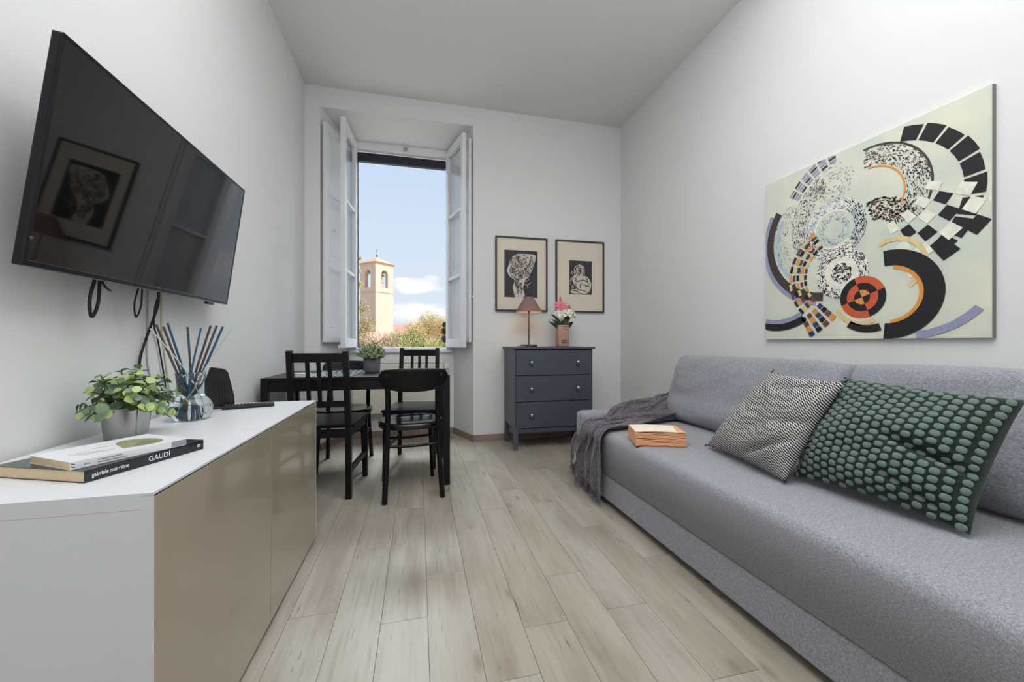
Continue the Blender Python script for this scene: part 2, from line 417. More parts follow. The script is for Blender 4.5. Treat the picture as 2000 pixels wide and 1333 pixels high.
def floor():
    bm = bmesh.new(); bx(bm, XL, XR, YR, YN, -.3, -.006)
    fl = obj('floor', bm, mk('dark_joint_grout', (112, 102, 88), .9), **st)
    W, Lg, g = .1567, .945, .0006
    known = {-3: 2.18, -2: 1.50, -1: 1.92, 0: 1.40, 1: 1.65, 2: 2.03, 3: 1.27, 4: 1.53, 5: 1.29, 6: .95, 7: 1.56}
    cache = {}
    x = -.1262 - W*6; k = -6
    while x < XR:
        x0, x1 = max(x, XL), min(x+W, XR)
        ph = known.get(k, rng.random()*Lg)
        y = ph - Lg*math.ceil((ph-YR)/Lg)
        while y < YN:
            y0, y1 = max(y, YR), min(y+Lg, YN)
            if x1-x0 > .01 and y1-y0 > .01:
                key = (round(x1-x0, 3), round(y1-y0, 3))
                if key not in cache:
                    b = bmesh.new(); bx(b, g, key[0]-g, g, key[1]-g, -.006, 0)
                    es = [e for e in b.edges if all(v.co.z > -.001 for v in e.verts)]
                    bmesh.ops.bevel(b, geom=es, offset=.0007, segments=1, affect='EDGES')
                    cache[key] = mesh('plank', b, M_plank)
                put('plank', cache[key], fl, (x0, y0, 0))
            y += Lg
        x += W; k += 1
floor()

# ------------------------------------------------------------------ window
def window():
    bm = bmesh.new(); J = .05
    y0, y1 = YN-.005, YN+.07
    bx(bm, WX0, WX0+J, y0, y1, WZ0, WZ1, bev=.004); bx(bm, WX1-J, WX1, y0, y1, WZ0, WZ1, bev=.004)
    bx(bm, WX0+J, WX1-J, y0, y1, WZ1-J-.01, WZ1, bev=.004); bx(bm, WX0+J, WX1-J, y0, y1, WZ0, WZ0+.02, bev=.003)
    w = obj('window_1', bm, M_white, **st)
    box('window_sill', M_white, w, WX0-.01, WX1+.01, YN-.035, YN-.006, WZ0-.03, WZ0-.004, bev=.004)
    box('window_sill', M_stucco, w, WX0, WX1, YN+.07, 4.47, WZ0-.04, WZ0+.005, bev=.003, label='outer stone sill')
    box('roller_blind', M_dark, w, WX0+J, WX1-J, YN+.075, YN+.13, 2.815, 2.905, bev=.01, label='dark blind roll across the top')
    bm = bmesh.new(); bx(bm, WX0+J-.002, WX0+J+.006, YN+.075, YN+.1, WZ0+.02, 2.9); obj('blind_guide', bm, M_dark, w)
    # latch on the head of the frame
    bm = bmesh.new(); bx(bm, -.15, -.11, YN-.03, YN-.004, 2.925, 2.95, bev=.004); sweep(bm, [(-.13, YN-.02, 2.935), (-.13, YN-.035, 2.92)], .005, n=8); obj('latch', bm, M_chrome, w)
    # casement: local hinge at origin, extends +x by cw, thickness in y, z from 0
    cw, chh, ct, s = .475, 2.04, .042, .062
    def casement(hx, ang, mirror):
        root = thing('casement', '', '', (hx, YN+.0, WZ0+.025)); del root['label']; del root['category']
        root.parent = w; root.rotation_euler = (0, 0, ang)
        bm = bmesh.new()
        bx(bm, 0, s, -ct/2, ct/2, 0, chh, bev=.004); bx(bm, cw-s, cw, -ct/2, ct/2, 0, chh, bev=.004)
        bx(bm, s, cw-s, -ct/2, ct/2, 0, .085, bev=.004); bx(bm, s, cw-s, -ct/2, ct/2, chh-.07, chh, bev=.004)
        bx(bm, .004, cw-.004, -ct/2-.012*mirror-.006, -ct/2-.012*mirror+.006, -.004, .03, bev=.003)
        obj('casement_frame', bm, M_white, root)
        zs = (.085, .70, 1.335, chh-.07)
        for z in zs[1:3]: box('muntin', M_white, root, s, cw-s, -.014, .014, z-.014, z+.014, bev=.004)
        for a, b in zip(zs[:-1], zs[1:]): box('pane', M_pane, root, s-.004, cw-s+.004, -.002, .002, a, b, bev=0)
        for z in (.25, 1.0, 1.8):
            bm = bmesh.new(); sweep(bm, [(-.008, 0, z-.05), (-.008, 0, z+.05)], .008, n=8); obj('hinge', bm, M_white, root)
        return root
    c1 = casement(-.617, R(-94), 1)
    c2 = casement(.297, R(-75), -1)
    # lever handle on right casement
    def shutter(hx, hy, ang, side):
        root = thing('shutter', '', '', (hx, hy, WZ0+.075)); del root['label']; del root['category']
        root.parent = w; root.rotation_euler = (0, 0, ang)
        sw, sh, t2 = .42, 1.96, .026
        bm = bmesh.new(); S_ = .055
        rails = [(0, .10), (.66, .75), (1.33, 1.42), (sh-.08, sh)]
        bx(bm, 0, S_, -t2/2, t2/2, 0, sh, bev=.003); bx(bm, sw-S_, sw, -t2/2, t2/2, 0, sh, bev=.003)
        for a, b in rails: bx(bm, S_, sw-S_, -t2/2, t2/2, a, b, bev=.003)
        obj('shutter_frame', bm, M_white, root)
        for (a, b) in ((.10, .66), (.75, 1.33), (1.42, sh-.08)):
            bm = bmesh.new(); bx(bm, S_-.004, sw-S_+.004, -.005, .005, a, b)
            for q in (-1, 1):
                yy = q*.008
                for r_ in ((S_, sw-S_, a, a+.012), (S_, sw-S_, b-.012, b), (S_, S_+.012, a, b), (sw-S_-.012, sw-S_, a, b)):
                    bx(bm, r_[0], r_[1], min(0, yy*1.2), max(0, yy*1.2), r_[2], r_[3])
                bx(bm, S_+.035, sw-S_-.035, min(0, yy), max(0, yy), a+.035, b-.035, bev=.004)
            obj('panel', bm, M_white, root)
        bm = bmesh.new(); z = 1.02 if side < 0 else .44
        x = sw*.72 if side < 0 else sw-.02
        d = 1 if side < 0 else 1
        sweep(bm, [(x, 0, z), (x, d*.028, z)], .005, n=8); lathe(bm, [(.001, -.012), (.009, -.008), (.012, 0), (.009, .008), (.001, .012)], 12, (x, d*.036, z))
        obj('knob', bm, M_white, root); return root
    shutter(-.660, YN-.03, math.atan2(3.79-4.14, -.80+.66), -1)
    shutter(.335, YN-.03, math.atan2(3.765-4.14, .474-.335), 1)
window()

def radiator():
    t = thing('radiator', 'cream flat panel radiator under the window, behind the dining table', 'radiator', (-.19, 4.11, 0))
    bm = bmesh.new(); bx(bm, -.44, .44, -.03, .035, .25, .75, bev=.008); obj('radiator_panel', bm, M_rad, t)
    bm = bmesh.new(); bx(bm, -.435, .435, -.035, .045, .752, .762, bev=.003)
    for i in range(40): x = -.42+i*.021; bx(bm, x, x+.012, -.028, .03, .762, .765)
    obj('top_grille', bm, M_rad, t)
    box('control_box', M_whitemat, t, .445, .495, -.03, .02, .69, .735, bev=.005)
    bm = bmesh.new()
    for i in range(4):
        x = -.14+i*.02; lathe(bm, [(.0005, 0), (.004 if i == 0 else .0025, 0)], 10, (0, 0, 0))
    bmesh.ops.delete(bm, geom=bm.verts[:], context='VERTS')
    for i in range(5):
        x = -.19+i*.022; r_ = .006 if i == 0 else .004
        bx(bm, x, x+r_, -.0325, -.031, .535, .535+r_)
    obj('button_row', bm, M_bplast, t, label='row of tiny dark buttons')
    for x in (-.35, .35): box('bracket', M_rad, t, x-.02, x+.02, .03, .058, .3, .7)
    bm = bmesh.new(); sweep(bm, smooth_path([(.47, 0, .70), (.47, .0, .4), (.465, 0, .12), (.44, .02, .07)]), .008, n=10); obj('pipe', bm, M_rad, t)
radiator()

# ------------------------------------------------------------------ sofa
def rounded_cushion(w, h, t, nu=28, nv=22, p=5, q=.45, amp=.006, seed=0, sag=0):
    """upright cushion: x in +-w/2, z 0..h, thickness along y"""
    bm = bmesh.new(); grids = []
    for side in (1, -1):
        g = []
        for i in range(nu+1):
            row = []
            for j in range(nv+1):
                a = -math.cos(PI*i/nu); b = -math.cos(PI*j/nv)
                a = (a+ (2*i/nu-1))/2; b = (b+(2*j/nv-1))/2
                e = max(0, (1-abs(a)**p))*max(0, (1-abs(b)**p)); d = e**q
                rx = 1-.025*(1-b*b)*0-.02*abs(b)**6; rz = 1-.03*abs(a)**6
                nn = noise.noise(Vector((a*2.2+seed, b*2.2, side*3+seed)))*amp*2*d+noise.noise(Vector((a*6+seed, b*5, seed)))*amp*d
                x = a*w/2*rx; z = h/2+b*h/2*rz-sag*(1-a*a)*(b+1)/2
                row.append(bm.verts.new((x, side*(t/2*d)+nn, z)))
            g.append(row)
        grids.append(g)
        for i in range(nu):
            for j in range(nv):
                f = bm.faces.new((g[i][j], g[i+1][j], g[i+1][j+1], g[i][j+1])); f.smooth = True
    bmesh.ops.remove_doubles(bm, verts=bm.verts[:], dist=.0015)
    return bm
def sofa():
    t = thing('sofa', 'long grey woven fabric sofa along the right wall under the painting', 'sofa', (1.06, 2.56, 0), R(1.0))
    # local: x 0 (front) .. .97 (wall side), y 0 (far end) .. -2.42
    L_ = -2.42
    bm = bmesh.new(); bx(bm, .004, .97, L_+.004, -.004, .035, .182, bev=.008); obj('base', bm, M_sofa, t)
    bm = bmesh.new(); bx(bm, 0, .96, L_, 0, .186, .425)
    es = [e for e in bm.edges if all(v.co.z > .4 for v in e.verts) or abs(e.verts[0].co.z-e.verts[1].co.z) > .1]
    bmesh.ops.bevel(bm, geom=es, offset=.045, segments=6, affect='EDGES', profile=.5)
    for f in bm.faces: f.smooth = True
    o = obj('seat', bm, M_sofa, t)
    bm = bmesh.new(); bx(bm, .002, .95, -.13, -.002, .30, .49)
    bmesh.ops.bevel(bm, geom=bm.edges[:], offset=.035, segments=5, affect='EDGES', profile=.5)
    for f in bm.faces: f.smooth = True
    obj('armrest', bm, M_sofa, t)
    for x, y in ((.06, -.08), (.06, L_+.08), (.9, -.08), (.9, L_+.08), (.06, L_/2), (.9, L_/2)):
        bm = bmesh.new(); lathe(bm, [(.02, 0), (.022, .036)], 12, (x, y, 0), close=True); obj('foot', bm, M_bplast, t)
    # back cushions lean against the wall
    for i, (yc, w, sd) in enumerate(((-.655, 1.16, 1.3), (-1.815, 1.18, 8.7))):
        bm = rounded_cushion(w, .475, .21, p=7, q=.42, amp=.009, seed=sd)
        c = obj('back_cushion', bm, M_sofa, t)
        c.location = (.675, yc, .418); c.rotation_euler = (R(-20), 0, R(-90))
        # thin seam piping
        b2 = bmesh.new(); pts = []
        for k in range(48):
            a = 2*PI*k/48; ca, sa = math.cos(a), math.sin(a)
            pts.append((math.copysign(abs(ca)**.18, ca)*w/2*.985, 0, .2375+math.copysign(abs(sa)**.22, sa)*.2375*.97))
        pts.append(pts[0]); sweep(b2, pts, .0035, n=6, cap=False); obj('piping', b2, M_sofa, c)
sofa()

# throw blanket
def smst(a, b, x):
    t = min(1, max(0, (x-a)/(b-a))); return t*t*(3-2*t)
def throw():
    bm = bmesh.new(); U, V = 110, 84
    def base_z(y):  # arm (far end) then seat
        return .426+.066*smst(2.40, 2.455, y)
    grid = []
    top_len = .71; drop = .36; rad = .05
    for i in range(U+1):
        u = i/U; row = []
        s = u*(top_len+drop+.06)
        for j in range(V+1):
            v = j/V
            # Y spread: narrow at the back, wide over the front
            k = min(1, s/top_len)
            ya = 2.56-.19*smst(.25, 1, k) if s <= top_len else 2.37+.15*smst(0, .24, s-top_len)
            yb = 2.09+.24*(1-k)**1.2
            if s > top_len: yb -= .02*(s-top_len)
            y = ya+(yb-ya)*v
            fold = math.sin(v*26+u*2.0+1.5*math.sin(u*4)+2*noise.noise(Vector((u*2, v*2, 3))))*.75+math.sin(v*47-u*4+2*noise.noise(Vector((u*3, v*3, 1))))*.3+noise.noise(Vector((u*5, v*9, 4)))*.6
            fold = max(-.7, fold)
            gather = .017+.020*(1-k)
            off = .016+gather*(fold+.6)+.05*smst(.35, 0, k)*math.sin(PI*min(1, v*1.1))
            off += .004*noise.noise(Vector((u*60, v*40, 2)))
            bz = base_z(y); tl = top_len-rad
            if s < tl: x = 1.055+rad+(tl-s); z = bz+off; 
            elif s < tl+rad*1.57:
                a = (s-tl)/rad; x = 1.055+rad-(rad+off)*math.sin(a); z = bz-rad+(rad+off)*math.cos(a)
            else:
                dd = s-tl-rad*1.57; x = 1.055-off*.9-.01*math.sin(v*9); z = bz-rad-dd*(.345/.41)*(1.0+.05*noise.noise(Vector((v*4, 0, 7))))
            if y > 2.555 and s > tl: x += (y-2.555)*.8
            z = max(z, .075)
            row.append(bm.verts.new((x, y+.006*math.sin(v*60+u*20), z)))
        grid.append(row)
    for i in range(U):
        for j in range(V):
            f = bm.faces.new((grid[i][j], grid[i+1][j], grid[i+1][j+1], grid[i][j+1])); f.smooth = True
    edge = [v.co.copy() for v in grid[-1]]
    me = mesh('throw_blanket', bm, M_throw)
    o = put('throw_blanket', me)
    tag(o, 'crinkled charcoal wool throw draped over the far end of the sofa', 'blanket')
    md = o.modifiers.new('thickness', 'SOLIDIFY'); md.thickness = .004
    bm = bmesh.new(); r2 = random.Random(3)
    for k in range(150):
        p = edge[min(V, int(k/150*V))]+Vector((r2.uniform(-.006, .006), r2.uniform(-.003, .003), .004))
        l = r2.uniform(.05, .068)
        pts = [p, p+Vector((r2.uniform(-.006, .006), r2.uniform(-.006, .006), -l*.5)), p+Vector((r2.uniform(-.012, .008), r2.uniform(-.012, .012), -min(l, p.z-.003)))]
        sweep(bm, pts, [.0022, .0018, .001], n=4)
    obj('fringe', bm, M_throw, o, kind='stuff')
    bm = bmesh.new(); pts = [(1.012, 2.455, .235), (1.002, 2.42, .205), (1.0, 2.435, .185), (1.006, 2.475, .16)]
    a = [Vector(p) for p in pts]
    v0 = [bm.verts.new(p) for p in a]; v1 = [bm.verts.new(p+Vector((-.004, -.035, -.012))) for p in a]
    for i in range(3): bm.faces.new((v0[i], v0[i+1], v1[i+1], v1[i]))
    bmesh.ops.solidify(bm, geom=bm.faces[:], thickness=.0015)
    obj('care_tag', bm, M_bookwhite, o, label='small white care tag')
throw()

# scatter cushions from four corners
def pillow_fn(c, bulge, out, seed, pinch=.07, crease=None):
    """c: bottom-left, bottom-right, top-right, top-left corners; out: unit vector towards viewer"""
    c = [Vector(p) for p in c]; out = Vector(out).normalized()
    def P(u, v, side=1, lift=0):
        # pull edges inwards so that corners stick out
        uu = .5+(u-.5)*(1-pinch*(4*v*(1-v))*abs(2*u-1)**2); vv = .5+(v-.5)*(1-pinch*(4*u*(1-u))*abs(2*v-1)**2)
        p = (c[0]*(1-uu)+c[1]*uu)*(1-vv)+(c[3]*(1-uu)+c[2]*uu)*vv
        a, b = abs(2*u-1), abs(2*v-1)
        d = (max(0, 1-a**2.6)*max(0, 1-b**2.6))**.55
        w = noise.noise(Vector((u*3+seed, v*3, seed)))*.02+noise.noise(Vector((u*8+seed, v*8, side)))*.006
        k = bulge*d+w*d
        if crease:
            for (cu, cv, du, dv, dep, wid) in crease:
                q = abs((u-cu)*dv-(v-cv)*du); al = (u-cu)*du+(v-cv)*dv
                k -= dep*math.exp(-(q/wid)**2)*math.exp(-(al/.28)**2)*(min(1, d*1.3) if side > 0 else 0)
        return p+out*(side*k*(1 if side > 0 else .75)+lift*side)
    return P
def pillow(name, P, mats, n=48):
    bm = bmesh.new(); uvl = bm.loops.layers.uv.new('UVMap')
    cen = P(.5, .5, 1); cen = Vector((cen.x, cen.y, cen.z))
    for side in (1, -1):
        g = [[bm.verts.new(P(i/n, j/n, side)-cen) for j in range(n+1)] for i in range(n+1)]
        for i in range(n):
            for j in range(n):
                idx = ((i, j), (i+1, j), (i+1, j+1), (i, j+1))
                f = bm.faces.new([g[a][b] for a, b in idx]); f.smooth = True
                for lp, (a, b) in zip(f.loops, idx): lp[uvl].uv = (a/n, b/n)
    bmesh.ops.remove_doubles(bm, verts=bm.verts[:], dist=.0006)
    o = obj(name, bm, mats, None, cen); return o, cen
def cushions():
    out = Vector((-.86, -.12, .50))
    Ps = pillow_fn([(1.415, 1.70, .437), (1.335, 1.19, .437), (1.50, 1.10, .815), (1.625, 1.52, .82)], .09, (-.86, -.10, .5), 2.0, .055,
                   [(.72, .18, .8, .6, .03, .035), (.75, .86, .9, .3, .022, .03), (.85, .5, .9, .35, .015, .03)])
    o, c = pillow('scatter_cushion', Ps, M_stripe)
    tag(o, 'black and cream zigzag striped scatter cushion leaning beside the green one', 'cushion')
    bm = bmesh.new(); r2 = random.Random(5)
    for (u, v) in ((0, 0), (1, 0), (1, 1), (0, 1)):
        for k in range(5):
            p = Ps(u, v, 1)-c; d = (p-(Ps(.5, .5, 1)-c)).normalized()
            q = p+d*r2.uniform(.004, .011)+Vector((r2.uniform(-.01, .01), r2.uniform(-.01, .01), r2.uniform(-.002, .01)))
            sweep(bm, [p-d*.004, (p+q)/2, q], [.002, .0016, .001], n=4)
    obj('corner_fringe', bm, M_stripe, o, kind='stuff')
    Pg = pillow_fn([(1.425, 1.235, .437), (1.455, .745, .437), (1.64, .725, .80), (1.60, 1.175, .825)], .098, (-.86, 0, .5), 5.0, .06,
                   [(.80, .42, 1, -.25, .035, .035), (.84, .10, .9, -.4, .028, .03), (.55, .95, 1, .1, .012, .03)])
    o, c = pillow('scatter_cushion', Pg, M_greenbase)
    tag(o, 'dark green scatter cushion covered with rows of raised sage wool tufts', 'cushion')
    bm = bmesh.new(); bmesh.ops.create_icosphere(bm, subdivisions=2, radius=1)
    for v in bm.verts: v.co.x = math.copysign(abs(v.co.x)**.8, v.co.x); v.co.y = math.copysign(abs(v.co.y)**.85, v.co.y)
    for f in bm.faces: f.smooth = True
    tm = mesh('tuft', bm, M_tuft)
    NU, NV = 17, 17
    for i in range(NU):
        for j in range(NV):
            u = (i+.55)/(NU+.1); v = (j+.38+(.5 if i % 2 else 0))/(NV+.25)
            if v > .975: continue
            p = Pg(u, v, 1); du = (Pg(min(1, u+.01), v)-Pg(max(0, u-.01), v)).normalized(); dv = (Pg(u, min(1, v+.01))-Pg(u, max(0, v-.01))).normalized()
            n_ = dv.cross(du).normalized()
            if n_.x > 0: n_ = -n_
            dv = du.cross(n_).normalized()
            if dv.z < 0: dv = -dv
            m = Matrix((du, dv, n_)).transposed().to_4x4()
            s_ = Matrix.Diagonal((.0118*rng.uniform(.92, 1.08), .0106*rng.uniform(.92, 1.08), .0064, 1))
            t = put('tuft', tm, o); t.matrix_local = Matrix.Translation(p-c+n_*.001) @ m @ s_
cushions()

# folded-page book on the seat
def sofa_book():
    t = thing('book', 'open thick paperback with orange page edges lying on the sofa seat', 'book', (1.232, 1.852, .427), R(-18))
    w, d = .25, .18; r2 = random.Random(11)
    bm = bmesh.new(); bx(bm, -w/2-.003, w/2+.003, -d/2, d/2, 0, .003); obj('cover', bm, mk('rust_cover', (190, 96, 70), .6), t)
    n = 11
    for k in range(n):
        bm = bmesh.new(); z0 = .003+k*.0062; N_ = 14
        lo, hi = [], []
        for side in (0, 1):
            for i in range(N_+1):
                x = -w/2+w*i/N_; yy = (-d/2+.004+r2.uniform(0, .003)) if side == 0 else d/2-.004
                wv = .0012*math.sin(i*.9+k*2.1)+.0022*math.sin(i*.35+k)*(1 if side == 0 else .2)
                th = (.0052 if side == 0 else .006)
                lo.append(bm.verts.new((x, yy, max(.003, z0+wv)))); hi.append(bm.verts.new((x, yy, max(.003, z0+wv)+th)))
        m = N_+1
        for i in range(N_):
            for (A, B) in ((lo, -1), (hi, 1)): bm.faces.new((A[i], A[i+1], A[m+i+1], A[m+i]))
            bm.faces.new((lo[i], lo[i+1], hi[i+1], hi[i])); bm.faces.new((lo[m+i], lo[m+i+1], hi[m+i+1], hi[m+i]))
        for i in (0, N_): bm.faces.new((lo[i], hi[i], hi[m+i], lo[m+i]))
        obj('page_bundle', bm, M_orange, t)
    bm = bmesh.new(); N_ = 10; z = .003+n*.0062+.001
    a = [[bm.verts.new((-w/2+.0+(w-.016)*i/N_, -d/2+.006+(d-.01)*j/4, z+.003*math.sin(i*.35)+.0015*j/4)) for j in range(5)] for i in range(N_+1)]
    for i in range(N_):
        for j in range(4): bm.faces.new((a[i][j], a[i+1][j], a[i+1][j+1], a[i][j+1]))
    obj('top_page', bm, M_pagewhite, t, label='pale printed page on top')
    bm = bmesh.new(); bx(bm, -w/2-.003, -w/2-.001, -d/2, d/2, 0, z); obj('spine', bm, M_orange, t)
sofa_book()

# ------------------------------------------------------------------ abstract painting
def flat(bm, pts, y, mi):
    f = bm.faces.new([bm.verts.new((p[0], y, p[1])) for p in pts]); f.material_index = mi
def seg(bm, cx, cy, r0, r1, a0, a1, mi, y, n=None, W=.97, H=.94, ell=1.0):
    n = n or max(2, int(abs(a1-a0)/8))
    def pt(r, a):
        a = R(a); return (min(W, max(0, cx+r*math.cos(a))), min(H, max(0, cy+r*math.sin(a)*ell)))
    for i in range(n):
        b0, b1 = a0+(a1-a0)*i/n, a0+(a1-a0)*(i+1)/n
        q = [pt(r0, b0), pt(r1, b0), pt(r1, b1), pt(r0, b1)]
        if r0 < 1e-4: q = q[1:]
        ar = sum(q[k][0]*q[(k+1) % len(q)][1]-q[(k+1) % len(q)][0]*q[k][1] for k in range(len(q)))
        if abs(ar) > 1e-7: flat(bm, q, y, mi)
def painting():
    W, H, T = .97, .942, .018
    t = thing('wall_painting', 'large unframed abstract canvas of coloured rings and arcs above the sofa', 'painting', (XR-.0005, 1.967, .976), R(-90))
    # local: x along picture (left to right as seen), -y towards room, z up
    cols = [(218, 222, 206), (26, 24, 28), (206, 92, 54), (222, 150, 72), (222, 200, 148), (232, 230, 216), (52, 58, 104), (176, 196, 214), (150, 152, 182), (110, 66, 60), (66, 58, 56), (196, 188, 170)]
    mats = []
    t_ = NT('painted_canvas_ground'); f = t_.noise(t_.coord(), 3.2, 5); g = t_.noise(t_.coord((1, 1, 1)), 60, 3)
    t_.col(t_.mix(t_.M('MULTIPLY_ADD', f, 2.6, -.8, clamp=True), rgba((196, 206, 196)), rgba((226, 224, 204)))); t_.b.inputs['Roughness'].default_value = .75; t_.bump(g, .15, .002); mats.append(t_.m)
    for i, c in enumerate(cols[1:]): mats.append(mk('painted_colour_%d' % (i+1), c, .7, var=.12, scale=40))
    bm = bmesh.new(); bx(bm, 0, W, -T, 0, 0, H, bev=.0015); obj('canvas', bm, mats[0], t)
    bm = bmesh.new(); bx(bm, W, W+.002, -T+.001, 0, .001, H-.001); obj('canvas_edge', bm, mk('grey_canvas_edge', (120, 118, 120), .8), t)
    bm = bmesh.new(); y = -T-.0006; r2 = random.Random(21)
    def layer(): 
        nonlocal y; y -= .00012
    # broad arcs at the left
    seg(bm, .36, .55, .345, .375, 150, 262, 8, y); layer()
    seg(bm, .36, .55, .305, .35, 145, 268, 10, y); layer(); seg(bm, .36, .55, .27, .29, 150, 235, 7, y); layer()
    # dabbed rings, mid left disc
    def dabs(cx, cy, r0, r1, a0, a1, n, mis, s=.006):
        for _ in range(n):
            rr = math.sqrt(r2.uniform(r0*r0, r1*r1)); a = r2.uniform(a0, a1); da = R(a)
            x, z = cx+rr*math.cos(da), cy+rr*math.sin(da)
            if not (.01 < x < W-.01 and .01 < z < H-.01): continue
            q = r2.uniform(.5, 1)*s; ca, sa = math.cos(da+1.57), math.sin(da+1.57)
            flat(bm, [(x+q*ca, z+q*sa), (x-.45*q*sa, z+.45*q*ca), (x-q*ca, z-q*sa), (x+.45*q*sa, z-.45*q*ca)], y, r2.choice(mis))
    seg(bm, .40, .56, .09, .155, 40, 320, 5, y); layer()
    dabs(.40, .56, .10, .155, 60, 200, 420, (7, 7, 8), .006); dabs(.40, .56, .10, .155, -60, 60, 330, (6, 1, 8), .006); dabs(.40, .56, .10, .155, 200, 300, 260, (6, 10, 8), .006)
    dabs(.40, .56, .045, .08, 0, 360, 240, (7, 8), .005); dabs(.30, .56, .16, .25, 120, 255, 420, (10, 8, 11), .005); layer()
    dabs(.47, .60, .20, .30, 118, 215, 620, (10, 8, 11, 6), .0065); dabs(.40, .80, .02, .10, 0, 360, 160, (8, 7, 11), .008)
    for i in range(4):
        for j in range(6): seg(bm, .47, .60, .31+.018*i, .322+.018*i, 100+j*8, 106+j*8, (8, 10, 8)[(i+j) % 3], y, 1)
    layer()
    # swirling dabbed sweep to the upper right
    dabs(.56, .66, .15, .235, -40, 95, 700, (10, 9, 11, 6), .006); dabs(.60, .50, .05, .15, 10, 110, 420, (9, 10, 9, 1), .007); layer()
    seg(bm, .56, .66, .235, .243, -30, 95, 10, y); seg(bm, .56, .66, .14, .147, -25, 90, 3, y); layer()
    # block arc at the right
    for k in range(9):
        a = 76-k*14.5; seg(bm, .62, .60, .275, .335+.004*(k % 2), a-12.5, a, 1, y, 2)
    layer()
    # chequered fan
    for i in range(5):
        for j in range(7):
            if (i+j) % 2 == 0: seg(bm, .56, .75, .245+.055*i, .295+.055*i, -72+j*7, -66+j*7+1, 1 if (i*j) % 3 else 5, y, 1)
    layer()
    # bricks of the lower left
    for i in range(5):
        for j in range(10): seg(bm, .43, .33, .17+.022*i, .186+.022*i, 118+j*11, 126+j*11, (10, 4, 1, 9, 3)[(i+j*2) % 5], y, 1)
    layer()
    # blue dab wheel
    seg(bm, .44, .33, .0, .125, 0, 360, 5, y, 40); layer()
    dabs(.44, .33, .08, .125, 0, 360, 520, (6, 6, 1, 9), .007); dabs(.44, .33, .0, .05, 0, 360, 170, (6, 1, 9), .008); layer()
    # pale discs and cream ring
    seg(bm, .66, .33, .105, .125, -60, 120, 4, y); layer()
    # dark crescent bottom right
    seg(bm, .64, .20, .13, .20, -95, 95, 1, y); seg(bm, .64, .20, .115, .13, -85, 80, 3, y); layer()
    seg(bm, .56, .195, .13, .165, 235, 290, 1, y); seg(bm, .53, .19, .105, .125, 200, 300, 4, y); layer()
    # orange target
    for k, (r0, r1) in enumerate(((0, .035), (.035, .068), (.068, .10))):
        for q in range(4): seg(bm, .535, .20, r0, r1, 20+q*90, 110+q*90, ((3, 1), (1, 2), (2, 1))[k][(q+0) % 2], y, 8)
    layer()
    # foot of the picture
    seg(bm, .08, .40, .31, .35, 255, 300, 1, y); seg(bm, .08, .40, .285, .31, 255, 300, 8, y)
    for i in range(4):
        for j in range(4): seg(bm, .08, .42, .34+.03*i, .365+.03*i, 296+j*6, 300+j*6, (1, 9, 3, 6)[(i+j) % 4], y, 1)
    seg(bm, .72, .30, .27, .30, 275, 320, 8, y)
    for f in bm.faces: f.normal_update()
    bmesh.ops.recalc_face_normals(bm, faces=[])
    for f in bm.faces:
        if f.normal.y > 0: f.normal_flip()
    obj('painted_shapes', bm, mats, t, norm=False)
painting()

# ------------------------------------------------------------------ framed prints on the back wall
def stroke(bm, pts, w, y, mi):
    pts = smooth_path([(p[0], y, p[1]) for p in pts], 5)
    L_, R_ = [], []
    K = len(pts)
    for i, p in enumerate(pts):
        d = (pts[min(K-1, i+1)]-pts[max(0, i-1)]).normalized(); n_ = Vector((-d.z, 0, d.x)); ww = w*(.35+.65*math.sin(PI*(i+.5)/K))
        L_.append(bm.verts.new(p+n_*ww)); R_.append(bm.verts.new(p-n_*ww))
    for i in range(K-1):
        f = bm.faces.new((L_[i], L_[i+1], R_[i+1], R_[i])); f.material_index = mi
def shape(bm, pts, y, mi):
    pts = smooth_path([(p[0], y, p[1]) for p in pts+[pts[0]]], 4)[:-1]
    f = bm.faces.new([bm.verts.new(p) for p in pts]); f.material_index = mi
def framed(x0, label, prx, prz, draw):
    W, H = .532, .735
    t = thing('framed_print', label, 'picture', (x0, YB-.001, 1.268), 0)
    bm = bmesh.new(); f = .015
    for a in ((0, W, 0, f), (0, W, H-f, H), (0, f, f, H-f), (W-f, W, f, H-f)): bx(bm, a[0], a[1], -.026, 0, a[2], a[3], bev=.0015)
    obj('frame', bm, M_frame, t)
    box('mat_board', M_mat1, t, f, W-f, -.012, -.004, f, H-f, bev=0)
    bm = bmesh.new(); bx(bm, prx[0], prx[1], -.0135, -.012, prz[0], prz[1]); pr = obj('print', bm, M_ink, t)
    bm = bmesh.new(); draw(bm, prx[0], prz[0], prx[1]-prx[0], prz[1]-prz[0])
    for fc in bm.faces:
        fc.normal_update()
        if fc.normal.y > 0: fc.normal_flip()
    obj('printed_figure', bm, [M_inkw, M_ink], pr, norm=False)
